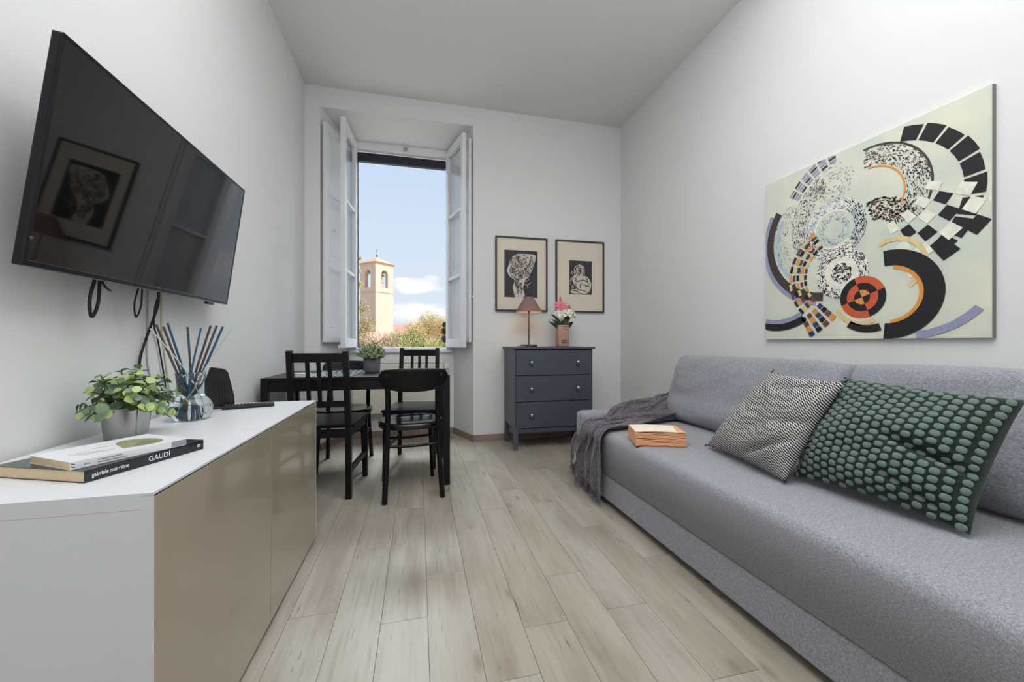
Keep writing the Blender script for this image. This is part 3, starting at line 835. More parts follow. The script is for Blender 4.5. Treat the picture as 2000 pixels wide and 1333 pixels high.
def fig_a(bm, x, z, w, h):
    r2 = random.Random(4); q = lambda pts: [(x+a*w, z+b*h) for a, b in pts]
    shape(bm, q([(.32, .0), (.25, .2), (.3, .36), (.16, .44), (.07, .56), (.1, .62), (.2, .82), (.34, .91), (.55, .93), (.9, .92), (.94, .84), (.84, .6), (.72, .44), (.62, .36), (.56, .2), (.6, .02)]), -.0138, 0)
    y = -.0141
    for (cx, cy, rx, ry) in ((.3, .72, .12, .13), (.34, .56, .1, .09), (.62, .7, .12, .14), (.8, .74, .07, .12), (.5, .5, .09, .1), (.45, .8, .08, .08), (.68, .54, .08, .07), (.38, .3, .07, .09), (.5, .2, .05, .1), (.22, .58, .06, .08)):
        for k in (1, .62, .3):
            stroke(bm, q([(cx+rx*k*math.cos(a), cy+ry*k*math.sin(a)) for a in [r2.uniform(0, 2)+i*.75 for i in range(8)]]), .0026*(.6+k*.6), y, 1); y -= .00002
    for i in range(60):
        a, b = r2.uniform(.2, .85), r2.uniform(.45, .9)
        stroke(bm, q([(a, b), (a+r2.uniform(-.08, .08), b+r2.uniform(-.04, .04)), (a+r2.uniform(-.1, .1), b+r2.uniform(-.1, .05))]), .0024, y, 1); y -= .00001
    for i in range(20):
        a, b = r2.uniform(.3, .55), r2.uniform(.03, .4)
        stroke(bm, q([(a, b), (a+r2.uniform(-.03, .05), b+.05), (a+r2.uniform(-.03, .08), b+r2.uniform(.06, .12))]), .0036, y, 1); y -= .00001
    stroke(bm, q([(.55, .3), (.68, .27), (.8, .33)]), .003, y, 0); stroke(bm, q([(.6, .33), (.7, .36), (.74, .42)]), .002, y, 0); stroke(bm, q([(.66, .28), (.7, .22), (.69, .2)]), .002, y, 0)
def fig_b(bm, x, z, w, h):
    r2 = random.Random(9); q = lambda pts: [(x+a*w, z+b*h) for a, b in pts]; y = -.0138
    shape(bm, q([(.2, .62), (.22, .78), (.4, .88), (.58, .86), (.68, .74), (.66, .6), (.5, .56), (.3, .55)]), y, 0)
    shape(bm, q([(.12, .44), (.2, .56), (.5, .56), (.75, .54), (.9, .44), (.97, .3), (.9, .1), (.7, .02), (.5, .03), (.2, .02), (.05, .06), (.1, .14), (.3, .16), (.2, .3)]), y-.00015, 0)
    y -= .0004
    for s in ([(.28, .6), (.25, .72), (.34, .82), (.5, .84)], [(.36, .7), (.44, .72), (.5, .7)], [(.4, .76), (.48, .77)], [(.6, .8), (.66, .68), (.58, .6)], [(.38, .58), (.46, .62), (.5, .7), (.45, .78)],
              [(.2, .42), (.36, .38), (.55, .42), (.72, .4), (.9, .3)], [(.3, .36), (.28, .24), (.4, .14), (.6, .12), (.8, .06)], [(.55, .34), (.48, .26), (.5, .18)], [(.6, .3), (.75, .26), (.92, .24)],
              [(.1, .1), (.3, .1), (.45, .05)], [(.72, .5), (.8, .44), (.78, .36)], [(.22, .5), (.3, .46), (.28, .4)]):
        stroke(bm, q(s), .005, y, 1); y -= .00002
    for i in range(16):
        a, b = r2.uniform(.25, .66), r2.uniform(.58, .86); stroke(bm, q([(a, b), (a+.03, b+r2.uniform(-.05, .05)), (a+r2.uniform(-.05, .05), b+.07)]), .003, y, 1)
    for i in range(8):
        a, b = r2.uniform(.02, .14), r2.uniform(.1, .6); stroke(bm, q([(a, b), (a+.04, b+.05), (a+.02, b+.1)]), .003, y, 0)
framed(.728, 'framed dark print of a rounded cluster, hanging above the lamp', (.09, .43), (.137, .602), fig_a)
framed(1.349, 'framed small dark print of a seated figure with wide cream border', (.148, .396), (.185, .53), fig_b)

# ------------------------------------------------------------------ chest of drawers
def chest():
    x0, x1, y0, y1 = .815, 1.565, 3.355, 3.745
    t = thing('chest_of_drawers', 'slate grey painted chest with three drawers against the back wall', 'chest', ((x0+x1)/2, (y0+y1)/2, 0))
    w, d = (x1-x0)/2, (y1-y0)/2
    lw = .04
    for sx in (-1, 1):
        for sy in (-1, 1):
            bm = bmesh.new(); X = sx*(w-lw/2); Y = sy*(d-lw/2); bx(bm, X-lw/2, X+lw/2, Y-lw/2, Y+lw/2, 0, .20, bev=.002); obj('leg', bm, M_chest_side, t)
        X = sx*(w-.009); box('side_panel', M_chest_side, t, X-.009, X+.009, -d, d, .20, .90)
    box('back_panel', M_chest, t, -w+.018, w-.018, d-.008, d, .2, .9)
    box('bottom_rail', M_chest, t, -w+.04, w-.04, -d+.012, -d+.03, .148, .19)
    box('top', M_chest, t, -w-.02, w+.02, -d-.02, d+.003, .90, .918, bev=.003)
    zs = (.195, .428, .662, .896)
    for a, b in zip(zs[:-1], zs[1:]):
        bm = bmesh.new(); bx(bm, -w+.021, w-.003, -d-.001, -d+.02, a+.003, b-.003, bev=.0025); bx(bm, -w+.03, w-.03, -d+.02, d-.03, a+.01, b-.03)
        dr = obj('drawer', bm, M_chest, t)
        for x in (-w+.16, w-.15):
            bm = bmesh.new(); prof = [(.001, 0), (.008, .0), (.007, .01), (.009, .016), (.017, .022), (.018, .028), (.013, .034), (.001, .036)]
            lathe(bm, prof, 18); o = obj('knob', bm, M_chrome, dr); o.rotation_euler = (R(90), 0, 0); o.location = (x, -d-.001, (a+b)/2)
chest()
def lamp():
    t = thing('table_lamp', 'small table lamp with taupe cone shade on the chest of drawers', 'lamp', (1.012, 3.56, .918))
    bm = bmesh.new(); lathe(bm, [(.001, 0), (.078, 0), (.08, .003), (.08, .018), (.077, .022), (.001, .022)], 32); obj('base', bm, M_bronze, t)
    bm = bmesh.new(); sweep(bm, [(0, 0, .02), (0, 0, .375)], .005, n=12); obj('pole', bm, M_bronze, t)
    bm = bmesh.new(); lathe(bm, [(.001, .325), (.012, .327), (.013, .365), (.010, .375), (.001, .376)], 16); obj('socket', bm, M_bplast, t)
    bm = bmesh.new()
    lathe(bm, [(.128, .325), (.042, .468)], 40, mi=0); lathe(bm, [(.126, .325), (.04, .468)], 40, mi=1); lathe(bm, [(.128, .325), (.126, .325)], 40); lathe(bm, [(.042, .468), (.04, .468)], 40)
    for k in range(3):
        a = k*2*PI/3; sweep(bm, [(0, 0, .45), (.046*math.cos(a), .046*math.sin(a), .455)], .0015, n=5)
    o = obj('lamp_shade', bm, [M_shade, M_shade_in], t, norm=False)
    bm = bmesh.new(); bmesh.ops.create_uvsphere(bm, u_segments=16, v_segments=10, radius=.022)
    for v in bm.verts: v.co.z += .40
    for f in bm.faces: f.smooth = True
    m = NT('glowing_bulb'); m.b.inputs['Emission Color'].default_value = (1, .72, .42, 1); m.b.inputs['Emission Strength'].default_value = 4
    obj('bulb', bm, m.m, t)
    l = light('lamp_light', 'POINT', (0, 0, .375), (0, 0, 0), .8, (1, .68, .42), shadow_soft_size=.03); l.parent = t
lamp()
bm = bmesh.new(); lathe(bm, [(.001, 0), (.03, 0), (.036, .008), (.034, .009), (.028, .003), (.001, .003)], 20)
tag(obj('glass_dish', bm, mk('pale_glazed_dish', (150, 158, 168), .2), None, (.905, 3.43, .918)), 'tiny pale dish left of the lamp on the chest', 'dish')

def leaf_mesh(name, l, w, m, cup=.2, bend=.2, n=5, rnd=False):
    bm = bmesh.new(); prev = None
    for i in range(n+1):
        s = i/n; ww = w/2*(math.sqrt(max(0, 1-(2*s-1)**2))*.97+.03) if rnd else w/2*math.sin(PI*min(1, (s*.92+.06)))**.75; z = -bend*l*s*s
        tri = [bm.verts.new((-ww, l*s, z+cup*ww)), bm.verts.new((0, l*s, z)), bm.verts.new((ww, l*s, z+cup*ww))]
        if prev:
            for a in (0, 1):
                f = bm.faces.new((prev[a], prev[a+1], tri[a+1], tri[a])); f.smooth = True
        prev = tri
    return mesh(name, bm, m, norm=False)
def aim(o, p, d, roll=0, s=1, up=Vector((0, 0, 1))):
    d = Vector(d).normalized(); sdx, up = frame_for(d, Vector(up)); 
    m = Matrix((sdx, d, up)).transposed().to_4x4()
    o.matrix_local = Matrix.Translation(p) @ m @ Matrix.Rotation(roll, 4, 'Y') @ Matrix.Scale(s, 4)

def flower_vase():
    v = thing('flower_vase', 'pinkish clay vase with relief face standing on the chest, holding lilies', 'vase', (1.335, 3.53, .918))
    bm = bmesh.new(); w, h = .056, .205
    prof = []
    def sq(r, z, n=32):
        out = []
        for k in range(n):
            a = 2*PI*k/n; c, s = math.cos(a), math.sin(a)
            out.append(bm.verts.new((math.copysign(abs(c)**.45, c)*r, math.copysign(abs(s)**.45, s)*r, z)))
        return out
    rings = [sq(.052, 0), sq(.055, .01), sq(.056, .1), sq(.056, .2), sq(.054, h), sq(.048, h), sq(.047, .06)]
    for a, b in zip(rings[:-1], rings[1:]):
        for k in range(32): bm.faces.new((a[k], a[(k+1) % 32], b[(k+1) % 32], b[k])).smooth = True
    bm.faces.new(rings[0][::-1]); bm.faces.new(rings[-1]); obj('vase_body', bm, M_clay, v)
    bm = bmesh.new(); y = -.056
    for pts, r_ in (([(-.03, y, .058), (-.012, y-.002, .062), (0, y-.002, .058), (.012, y-.002, .062), (.03, y, .056)], .003), ([(-.028, y, .045), (0, y-.003, .036), (.028, y, .045)], .003),
                    ([(-.016, y, .05), (0, y-.002, .047), (.016, y, .05)], .002),
                    ([(.0, y, .185), (.015, y, .19), (.035, y, .186), (.045, y, .176)], .0022), ([(.005, y, .17), (.02, y, .162), (.042, y, .168)], .0022), ([(-.024, y, .19), (-.012, y, .187)], .0018)):
        sweep(bm, smooth_path(pts, 4), r_, n=6)
    obj('relief_face', bm, M_clayd, v, label='dark relief lines of lips and an eye')
    # the bouquet
    b = thing('lily_bouquet', 'pink and white artificial lilies with dark green leaves in the clay vase', 'flowers', (1.335, 3.53, 1.0))
    dg = mk('dark_lily_leaf', (34, 62, 44), .45, var=.2, scale=20)
    lm = leaf_mesh('leaf', .165, .046, dg, .35, .35, 8)
    for (a, tilt, z, s) in ((185, 50, .10, .9), (175, 62, .16, .85), (8, 48, .10, 1.0), (20, 62, .14, 1.1), (230, 60, .12, .8), (300, 70, .12, .9), (130, 60, .12, .9), (60, 60, .12, .8), (205, 40, .12, .7), (345, 74, .18, .8)):
        o = put('leaf', lm, b); d = Vector((math.cos(R(a))*math.cos(R(tilt)), math.sin(R(a))*math.cos(R(tilt)), math.sin(R(tilt)))); aim(o, Vector((.012*math.cos(R(a)), .012*math.sin(R(a)), z-.04)), d, s=s, up=(math.cos(R(a))*-.4, -1, .35))
    heads = [((-.028, -.03, .305), 'pink', 1.0), ((.035, -.01, .262), 'white', 1.0), ((-.03, -.035, .235), 'white', .8), ((.11, -.01, .225), 'white', .8), ((.03, -.045, .245), 'white', .85), ((.068, -.01, .285), 'pink', .5)]
    mp = mk('pink_petal', (236, 132, 146), .6, var=.25, scale=40); mw = mk('cream_petal', (232, 230, 218), .6, var=.06, scale=30)
    pm = {'pink': leaf_mesh('petal', .050, .030, mp, .25, .35, 6), 'white': leaf_mesh('petal', .056, .055, mw, .35, .45, 6)}
    for k, (p, c, s) in enumerate(heads):
        bm = bmesh.new(); sweep(bm, smooth_path([(0, 0, -.02), (p[0]*.3, p[1]*.3, p[2]*.55), (p[0], p[1], p[2])], 5), .003, n=6); stm = obj('flower_stem', bm, M_stem, b)
        bm = bmesh.new(); lathe(bm, [(.001, -.015), (.006, -.006), (.009, .004), (.003, .018)], 10); 
        for q in range(5): sweep(bm, [(0, 0, .01), (.006*math.cos(q*1.26), .006*math.sin(q*1.26), .035)], .0012, n=4)
        core = obj('flower_head', bm, mk('flower_core', (196, 60, 74) if c == 'pink' else (196, 200, 130), .6), b); core.location = p
        nf = Vector({0: (-.25, -1, .35), 1: (.3, -1, .7), 2: (-.5, -1, .1), 3: (.9, -.8, .5), 4: (-.1, -1, .9), 5: (.5, -1, .5)}[k]).normalized()
        e1 = nf.cross(Vector((0, 0, 1))).normalized(); e2 = e1.cross(nf).normalized()
        rows = ((10, .12, 1.0), (8, .55, .8), (6, 1.1, .55)) if c == 'pink' else ((6, .25, 1.0), (3, .8, .75))
        for (cnt, lift, sc) in rows:
            for q in range(cnt):
                o = put('petal', pm[c], core); a = q*2*PI/cnt+k+lift
                aim(o, Vector((0, 0, 0)), e1*math.cos(a)+e2*math.sin(a)+nf*lift, s=s*sc*1.3, up=nf)
    o = put('flower_bud', leaf_mesh('bud', .075, .024, mk('pale_bud', (134, 140, 108), .6), .9, .0, 6), b); aim(o, Vector((-.018, -.02, .32)), (-.1, 0, 1))
flower_vase()

# ------------------------------------------------------------------ dining table and chairs
def table():
    t = thing('dining_table', 'black rectangular dining table below the window with four slim legs', 'table', (-.365, 2.995, 0))
    w, d = .57, .335
    box('tabletop', M_black, t, -w, w, -d, d, .718, .74, bev=.002)
    for sx in (-1, 1):
        for sy in (-1, 1): 
            X, Y = sx*(w-.021), sy*(d-.021); box('leg', M_black, t, X-.021, X+.021, Y-.021, Y+.021, 0, .717)
    for sy in (-1, 1): box('apron', M_black, t, -w+.043, w-.043, sy*(d-.014)-.009, sy*(d-.014)+.009, .655, .717)
    for sx in (-1, 1): box('apron', M_black, t, sx*(w-.014)-.009, sx*(w-.014)+.009, -d+.043, d-.043, .655, .717)
table()
def slat_chair(label, loc, rz, group):
    t = thing('dining_chair', label, 'chair', (*loc, 0), rz, group)
    for sx in (-1, 1):
        bm = bmesh.new(); sweep(bm, [(sx*.158, -.215, 0), (sx*.158, -.222, .2), (sx*.157, -.225, .44), (sx*.156, -.245, .62), (sx*.154, -.29, .91)], [.032]*5, [.036, .042, .045, .04, .032], up=Vector((0, -1, 0))); obj('leg', bm, M_black, t)
        bm = bmesh.new(); sweep(bm, [(sx*.178, .205, 0), (sx*.178, .205, .43)], .034, .034, up=Vector((0, 1, 0))); obj('leg', bm, M_black, t)
        bm = bmesh.new(); sweep(bm, [(sx*.16, -.21, .17), (sx*.178, .195, .17)], .02, .034); obj('stretcher', bm, M_black, t)
        bm = bmesh.new(); sweep(bm, [(sx*.16, -.21, .405), (sx*.178, .195, .405)], .02, .05); obj('seat_rail', bm, M_black, t)
    for (y, w) in ((-.222, .158), (.208, .165)):
        bm = bmesh.new(); sweep(bm, [(-w, y, .405), (w, y, .405)], .02, .05); obj('seat_rail', bm, M_black, t)
    bm = bmesh.new(); q = [(-.185, -.20), (.185, -.20), (.205, .235), (-.205, .235)]
    lo = [bm.verts.new((x, y, .432)) for x, y in q]; hi = [bm.verts.new((x, y, .452)) for x, y in q]
    bm.faces.new(lo[::-1]); bm.faces.new(hi)
    for i in range(4): bm.faces.new((lo[i], lo[(i+1) % 4], hi[(i+1) % 4], hi[i]))
    bmesh.ops.bevel(bm, geom=bm.edges[:], offset=.004, segments=2, affect='EDGES'); obj('seat', bm, M_black, t)
    bm = bmesh.new(); sweep(bm, [(-.142, -.279, .868), (.142, -.279, .868)], .018, .055); obj('crest_rail', bm, M_black, t)
    bm = bmesh.new(); sweep(bm, [(-.142, -.238, .585), (.142, -.238, .585)], .018, .036); obj('lower_rail', bm, M_black, t)
    for x in (-.062, 0, .062):
        bm = bmesh.new(); sweep(bm, [(x, -.24, .60), (x, -.252, .70), (x, -.275, .845)], .022, .012, up=Vector((0, -1, 0))); obj('slat', bm, M_black, t)
    return t
def bent_chair(label, loc, rz, group):
    t = thing('dining_chair', label, 'chair', (*loc, 0), rz, group)
    # rounded seat
    bm = bmesh.new(); n = 48
    def ring(k, z): return [bm.verts.new((math.copysign(abs(math.cos(a))**.8, math.cos(a))*.205*k, math.copysign(abs(math.sin(a))**.8, math.sin(a))*.20*k, z)) for a in [2*PI*i/n for i in range(n)]]
    rs = [ring(.93, .415), ring(.99, .42), ring(1, .44), ring(.985, .452), ring(.9, .455), ring(.8, .452), ring(.6, .446), ring(.3, .443), ring(.05, .4425)]
    for a, b in zip(rs[:-1], rs[1:]):
        for i in range(n): bm.faces.new((a[i], a[(i+1) % n], b[(i+1) % n], b[i])).smooth = True
    bm.faces.new(rs[0][::-1]); bm.faces.new(rs[-1]); obj('seat', bm, M_blackgl, t)
    for sx in (-1, 1):
        bm = bmesh.new(); sweep(bm, smooth_path([(sx*.172, -.245, 0), (sx*.158, -.205, .25), (sx*.152, -.185, .44), (sx*.150, -.205, .60), (sx*.158, -.25, .775)], 4), [.0165]*17, [.017+.004*math.sin(PI*i/16) for i in range(17)], n=10, up=Vector((0, -1, 0))); obj('leg', bm, M_black, t)
        bm = bmesh.new(); sweep(bm, [(sx*.165, .165, 0), (sx*.15, .14, .43)], [.013, .019], n=10); obj('leg', bm, M_black, t)
        bm = bmesh.new(); sweep(bm, smooth_path([(sx*.16, -.21, .25), (sx*.162, -.03, .25), (sx*.158, .15, .25)], 4), .009, n=8); obj('stretcher', bm, M_black, t)
    for (y, z, w) in ((-.21, .33, .155), (.15, .30, .154)):
        bm = bmesh.new(); sweep(bm, smooth_path([(-w, y, z), (0, y-.01, z-.004), (w, y, z)], 6), .009, n=8); obj('stretcher', bm, M_black, t)
    # curved backrest board
    bm = bmesh.new(); NX, NZ = 24, 8; G = [[], []]
    for side in (0, 1):
        for i in range(NX+1):
            a = -1+2*i/NX; row = []
            zt = .805-.012*a*a-.03*max(0, abs(a)-.9)/.1; zb = .662+.012*(a*a)+.035*max(0, abs(a)-.86)/.14
            zb = zb if abs(a) < .86 else .662+.03+.04*(abs(a)-.86)/.14
            if abs(a) < .86: zb = .662+.03*(abs(a)/.86)**3
            for j in range(NZ+1):
                z = zb+(zt-zb)*j/NZ; y = -.245-.028*(z-.66)/.145+.05*a*a+(0 if side else -.016)
                row.append(bm.verts.new((a*.205, y-.012, z)))
            G[side].append(row)
        for i in range(NX):
            for j in range(NZ):
                r_ = G[side]; bm.faces.new((r_[i][j], r_[i+1][j], r_[i+1][j+1], r_[i][j+1])).smooth = True
    A, B = G
    for i in range(NX):
        for j in (0, NZ): bm.faces.new((A[i][j], A[i+1][j], B[i+1][j], B[i][j]))
    for j in range(NZ):
        for i in (0, NX): bm.faces.new((A[i][j], A[i][j+1], B[i][j+1], B[i][j]))
    obj('backrest', bm, M_black, t)
    for sx in (-1, 1):
        bm = bmesh.new(); lathe(bm, [(.001, .002), (.01, .002), (.013, 0), (.013, -.004)], 14); o = obj('rivet_cap', bm, M_black, t, label='round plug on the backrest'); o.rotation_euler = (R(90), 0, 0); o.location = (sx*.158, -.262, .775)
    return t
slat_chair('black slat-back chair nearest the white sideboard, seen from behind', (-.563, 2.795), R(-3), 'black dining chairs')
bent_chair('black round-seat chair with curved backboard at the near side of the table', (-.052, 2.69), R(6), 'black dining chairs')
slat_chair('black slat-back chair beyond the table, under the window', (-.035, 3.265), R(171), 'black dining chairs')
bent_chair('black round-seat chair beyond the table, behind the grey potted plant', (-.56, 3.26), R(180), 'black dining chairs')

def placemat(label, loc, rz):
    m = bpy.data.materials.get('leafy_placemat')
    if not m:
        t = NT('leafy_placemat'); wv = t.N.new('ShaderNodeTexWave'); wv.inputs['Scale'].default_value = 9; wv.inputs['Distortion'].default_value = 6; t.L.new(t.coord((1, 2, 1)), wv.inputs['Vector'])
        t.col(t.mix(t.M('GREATER_THAN', wv.outputs[1], .62), rgba((176, 192, 192)), rgba((60, 84, 84)))); t.b.inputs['Roughness'].default_value = .15; m = t.m
    bm = bmesh.new(); bx(bm, -.19, .19, -.13, .13, 0, .003, bev=.001); o = obj('placemat', bm, m, None, (*loc, .7402)); o.rotation_euler = (0, 0, rz); tag(o, label, 'placemat')
placemat('glossy pale blue placemat with dark leaf pattern at the table centre-left', (-.50, 3.13), R(4))
placemat('glossy pale blue placemat seen through the slatted chair back', (-.60, 2.84), R(-3))
bm = bmesh.new(); bx(bm, -.06, .06, -.035, .035, 0, .004, bev=.001); bx(bm, -.05, .03, -.03, .01, .004, .007, bev=.001); o = obj('napkin', bm, mk('white_napkin', (225, 225, 225), .8), None, (-.80, 3.00, .7402)); o.rotation_euler = (0, 0, R(25)); tag(o, 'small folded white napkin on the left of the black table', 'napkin')

def table_plant():
    t = thing('potted_plant', 'small grey pot of bushy herb-like greenery on the black table', 'plant', (-.335, 3.05, .7402))
    bm = bmesh.new(); lathe(bm, [(.001, 0), (.052, 0), (.055, .005), (.062, .108), (.058, .108), (.054, .095), (.001, .095)], 32); obj('pot', bm, M_potg, t)
    bm = bmesh.new(); lathe(bm, [(.001, .1), (.055, .098)], 20); obj('soil', bm, M_soil, t)
    bm = bmesh.new(); r2 = random.Random(8)
    for s in range(110):
        a = r2.uniform(0, 2*PI); el = r2.uniform(.0, 1.5); L_ = r2.uniform(.06, .098+.03*math.sin(el))
        d = Vector((math.cos(a)*math.cos(el), math.sin(a)*math.cos(el), math.sin(el)*.95+.15)); p0 = Vector((.03*math.cos(a), .03*math.sin(a), .095))
        p1 = p0+d*L_; sweep(bm, [p0, (p0+p1)/2+Vector((0, 0, .008)), p1], .0009, n=3, mi=1)
        for k in range(16):
            f = .2+.8*k/15; p = p0+(p1-p0)*f; e = Vector((r2.uniform(-1, 1), r2.uniform(-1, 1), r2.uniform(-.2, 1))).normalized(); sd = e.cross(d).normalized()*.0045; l = r2.uniform(.014, .022)
            fc = bm.faces.new([bm.verts.new(q) for q in (p, p+e*l*.5+sd, p+e*l, p+e*l*.5-sd)]); fc.material_index = 0
    obj('foliage', bm, [variedleaf('herb_leaf', (86, 108, 76), (168, 182, 136), 60), M_stem], t, norm=False, kind='stuff')
table_plant()

# ------------------------------------------------------------------ sideboard and what stands on it
ZT = .677
def sideboard():
    t = thing('sideboard', 'white sideboard with glossy beige doors along the left wall', 'sideboard', (-.73, 1.475, 0))
    # local x: -.215 .. .23 ; y -.6 .. .6
    a, b, L_ = -.225, .212, .602
    def pan(name, *bs):
        bm = bmesh.new()
        for q in bs: bx(bm, *q)
        obj(name, bm, M_whitemat, t)
    pan('top_panel', (a, b+.014, -L_, L_, ZT-.030, ZT), (b+.014, b+.032, -L_, L_, ZT-.005, ZT))
    pan('side_panel', (a, b+.014, -L_, -L_+.018, .012, ZT-.0305), (b+.014, b+.032, -L_, -L_+.003, .012, ZT-.0055))
    pan('side_panel', (a, b+.014, L_-.018, L_, .012, ZT-.0305), (b+.014, b+.032, L_-.003, L_, .012, ZT-.0055))
    box('bottom_panel', M_whitemat, t, a, b, -L_+.018, L_-.018, .012, .03, bev=.001)
    box('back_panel', M_whitemat, t, a, a+.005, -L_+.018, L_-.018, .03, ZT-.031, bev=0)
    for s in (-1, 1):
        y0, y1 = (-L_+.004, -.0015) if s < 0 else (.0015, L_-.004)
        bm = bmesh.new(); bx(bm, b+.0165, b+.0315, y0, y1, .014, ZT-.009, bev=.001); obj('door', bm, M_beige, t)
    box('opening_slot', M_gap, t, b+.0319, b+.0323, .38, .47, ZT-.0038, ZT-.0012, bev=0)
    for x in (a+.04, b-.04):
        for y in (-L_+.05, L_-.05): box('foot', M_bplast, t, x-.015, x+.015, y-.015, y+.015, 0, .012)
sideboard()

def text_mesh(s, size, m, parent, mat4, ext=.0002, name='lettering'):
    cu = bpy.data.curves.new('lettering', 'FONT'); cu.body = s; cu.size = size; cu.extrude = ext; cu.align_y = 'CENTER'
    o = bpy.data.objects.new('tmp_text', cu); COL.objects.link(o); dg = bpy.context.evaluated_depsgraph_get()
    me = bpy.data.meshes.new_from_object(o.evaluated_get(dg)); COL.objects.unlink(o); bpy.data.objects.remove(o)
    me.materials.clear(); me.materials.append(m); t = put(name, me, parent); t.matrix_local = mat4; return t
def book(label, corner, ang, L_, D, T, z, cov, extra):
    """corner: near spine corner; local x along the spine, local y away from the spine (towards the wall)"""
    t = thing('book', label, 'book', (*corner, z), ang)
    bm = bmesh.new(); bx(bm, 0, L_, 0, D, 0, .0012); bx(bm, 0, L_, 0, D, T-.0012, T); obj('cover', bm, cov, t)
    bm = bmesh.new(); bx(bm, 0, L_, -.001, .001, 0, T, bev=.0006); sp = obj('spine', bm, cov, t)
    bm = bmesh.new(); bx(bm, .002, L_-.003, .0012, D-.004, .0014, T-.0014); obj('page_block', bm, M_paper, t)
    extra(t, sp); return t
def spine_m(x, z): return Matrix.Translation((x, -.0012, z)) @ Matrix.Rotation(R(90), 4, 'X')
def black_extra(t, sp):
    text_mesh('gabriele morrione', .0125, M_textw, sp, spine_m(.012, .0125) @ Matrix.Diagonal((.75, 1, 1, 1)))
    text_mesh('GAUDÍ', .016, M_textw, sp, spine_m(.120, .0125))
    bm = bmesh.new(); lathe(bm, [(.0025, 0), (.0045, 0), (.0045, .0004), (.0025, .0004), (.0025, 0)], 20); o = obj('emblem', bm, M_textw, sp, label='small white oval emblem'); o.matrix_local = spine_m(.243, .0125) @ Matrix.Diagonal((1, .8, 1, 1))
def white_extra(t, sp):
    bm = bmesh.new(); y = -.0014
    bx(bm, .178, .2085, y, -.001, .0015, .0145); o = obj('publisher_block', bm, mk('grey_spine_block', (140, 146, 156), .5), sp)
    bm = bmesh.new()
    for k in (0, 1): 
        z = .0035+k*.006; f = bm.faces.new([bm.verts.new(p) for p in ((.0008, y, z+.003), (.0068, y, z), (.0068, y, z+.002), (.0008, y, z+.005))])
    bmesh.ops.solidify(bm, geom=bm.faces[:], thickness=.0002); obj('spine_stripes', bm, mk('dark_grey_print', (90, 94, 100), .6), sp)
    bm = bmesh.new(); T = .0165
    r2 = random.Random(2)
    def squig(x0, x1, z, h):
        x = x0
        while x < x1:
            w = r2.uniform(.0009, .0022); bx(bm, x, min(x1, x+w), y, -.001, z, z+h*r2.uniform(.7, 1)); x += w+.0007
    squig(.020, .030, .006, .0032); squig(.042, .083, .0092, .0034); squig(.042, .092, .0042, .0028)
    obj('faded_spine_print', bm, M_grey, sp, label='faded grey print on the spine')
    bm = bmesh.new()
    for (x0, x1, yy) in ((.035, .075, .05), (.03, .07, .058), (.04, .085, .042), (.028, .06, .072), (.075, .10, .09)):
        x = x0
        while x < x1: w = r2.uniform(.002, .005); bx(bm, x, x+w, yy, yy+.003, T, T+.0002); x += w+.0015
    obj('faded_cover_print', bm, M_grey, t)
    bm = bmesh.new(); pts = [(.10, .03), (.13, .018), (.165, .02), (.185, .045), (.18, .09), (.15, .115), (.12, .10), (.108, .06)]
    shape2 = smooth_path([(a, b, T+.0003) for a, b in pts+[pts[0]]], 4)[:-1]; 
    lo = [bm.verts.new(p-Vector((0, 0, .0004))) for p in shape2]; hi = [bm.verts.new(p) for p in shape2]; bm.faces.new(hi); bm.faces.new(lo[::-1])
    for i in range(len(lo)): bm.faces.new((lo[i], lo[(i+1) % len(lo)], hi[(i+1) % len(lo)], hi[i]))
    obj('cover_picture', bm, M_olive, t, label='olive picture printed on the cover')
book('large black paperback under the white book, white lettering on its spine', (-.652, .962), math.atan2(.238, .096), .257, .23, .0245, ZT, M_bookblack, black_extra)
book('white paperback lying on top of the black book', (-.682, .972), math.atan2(.178, .112), .21, .150, .0165, ZT+.0247, M_bookwhite, white_extra)

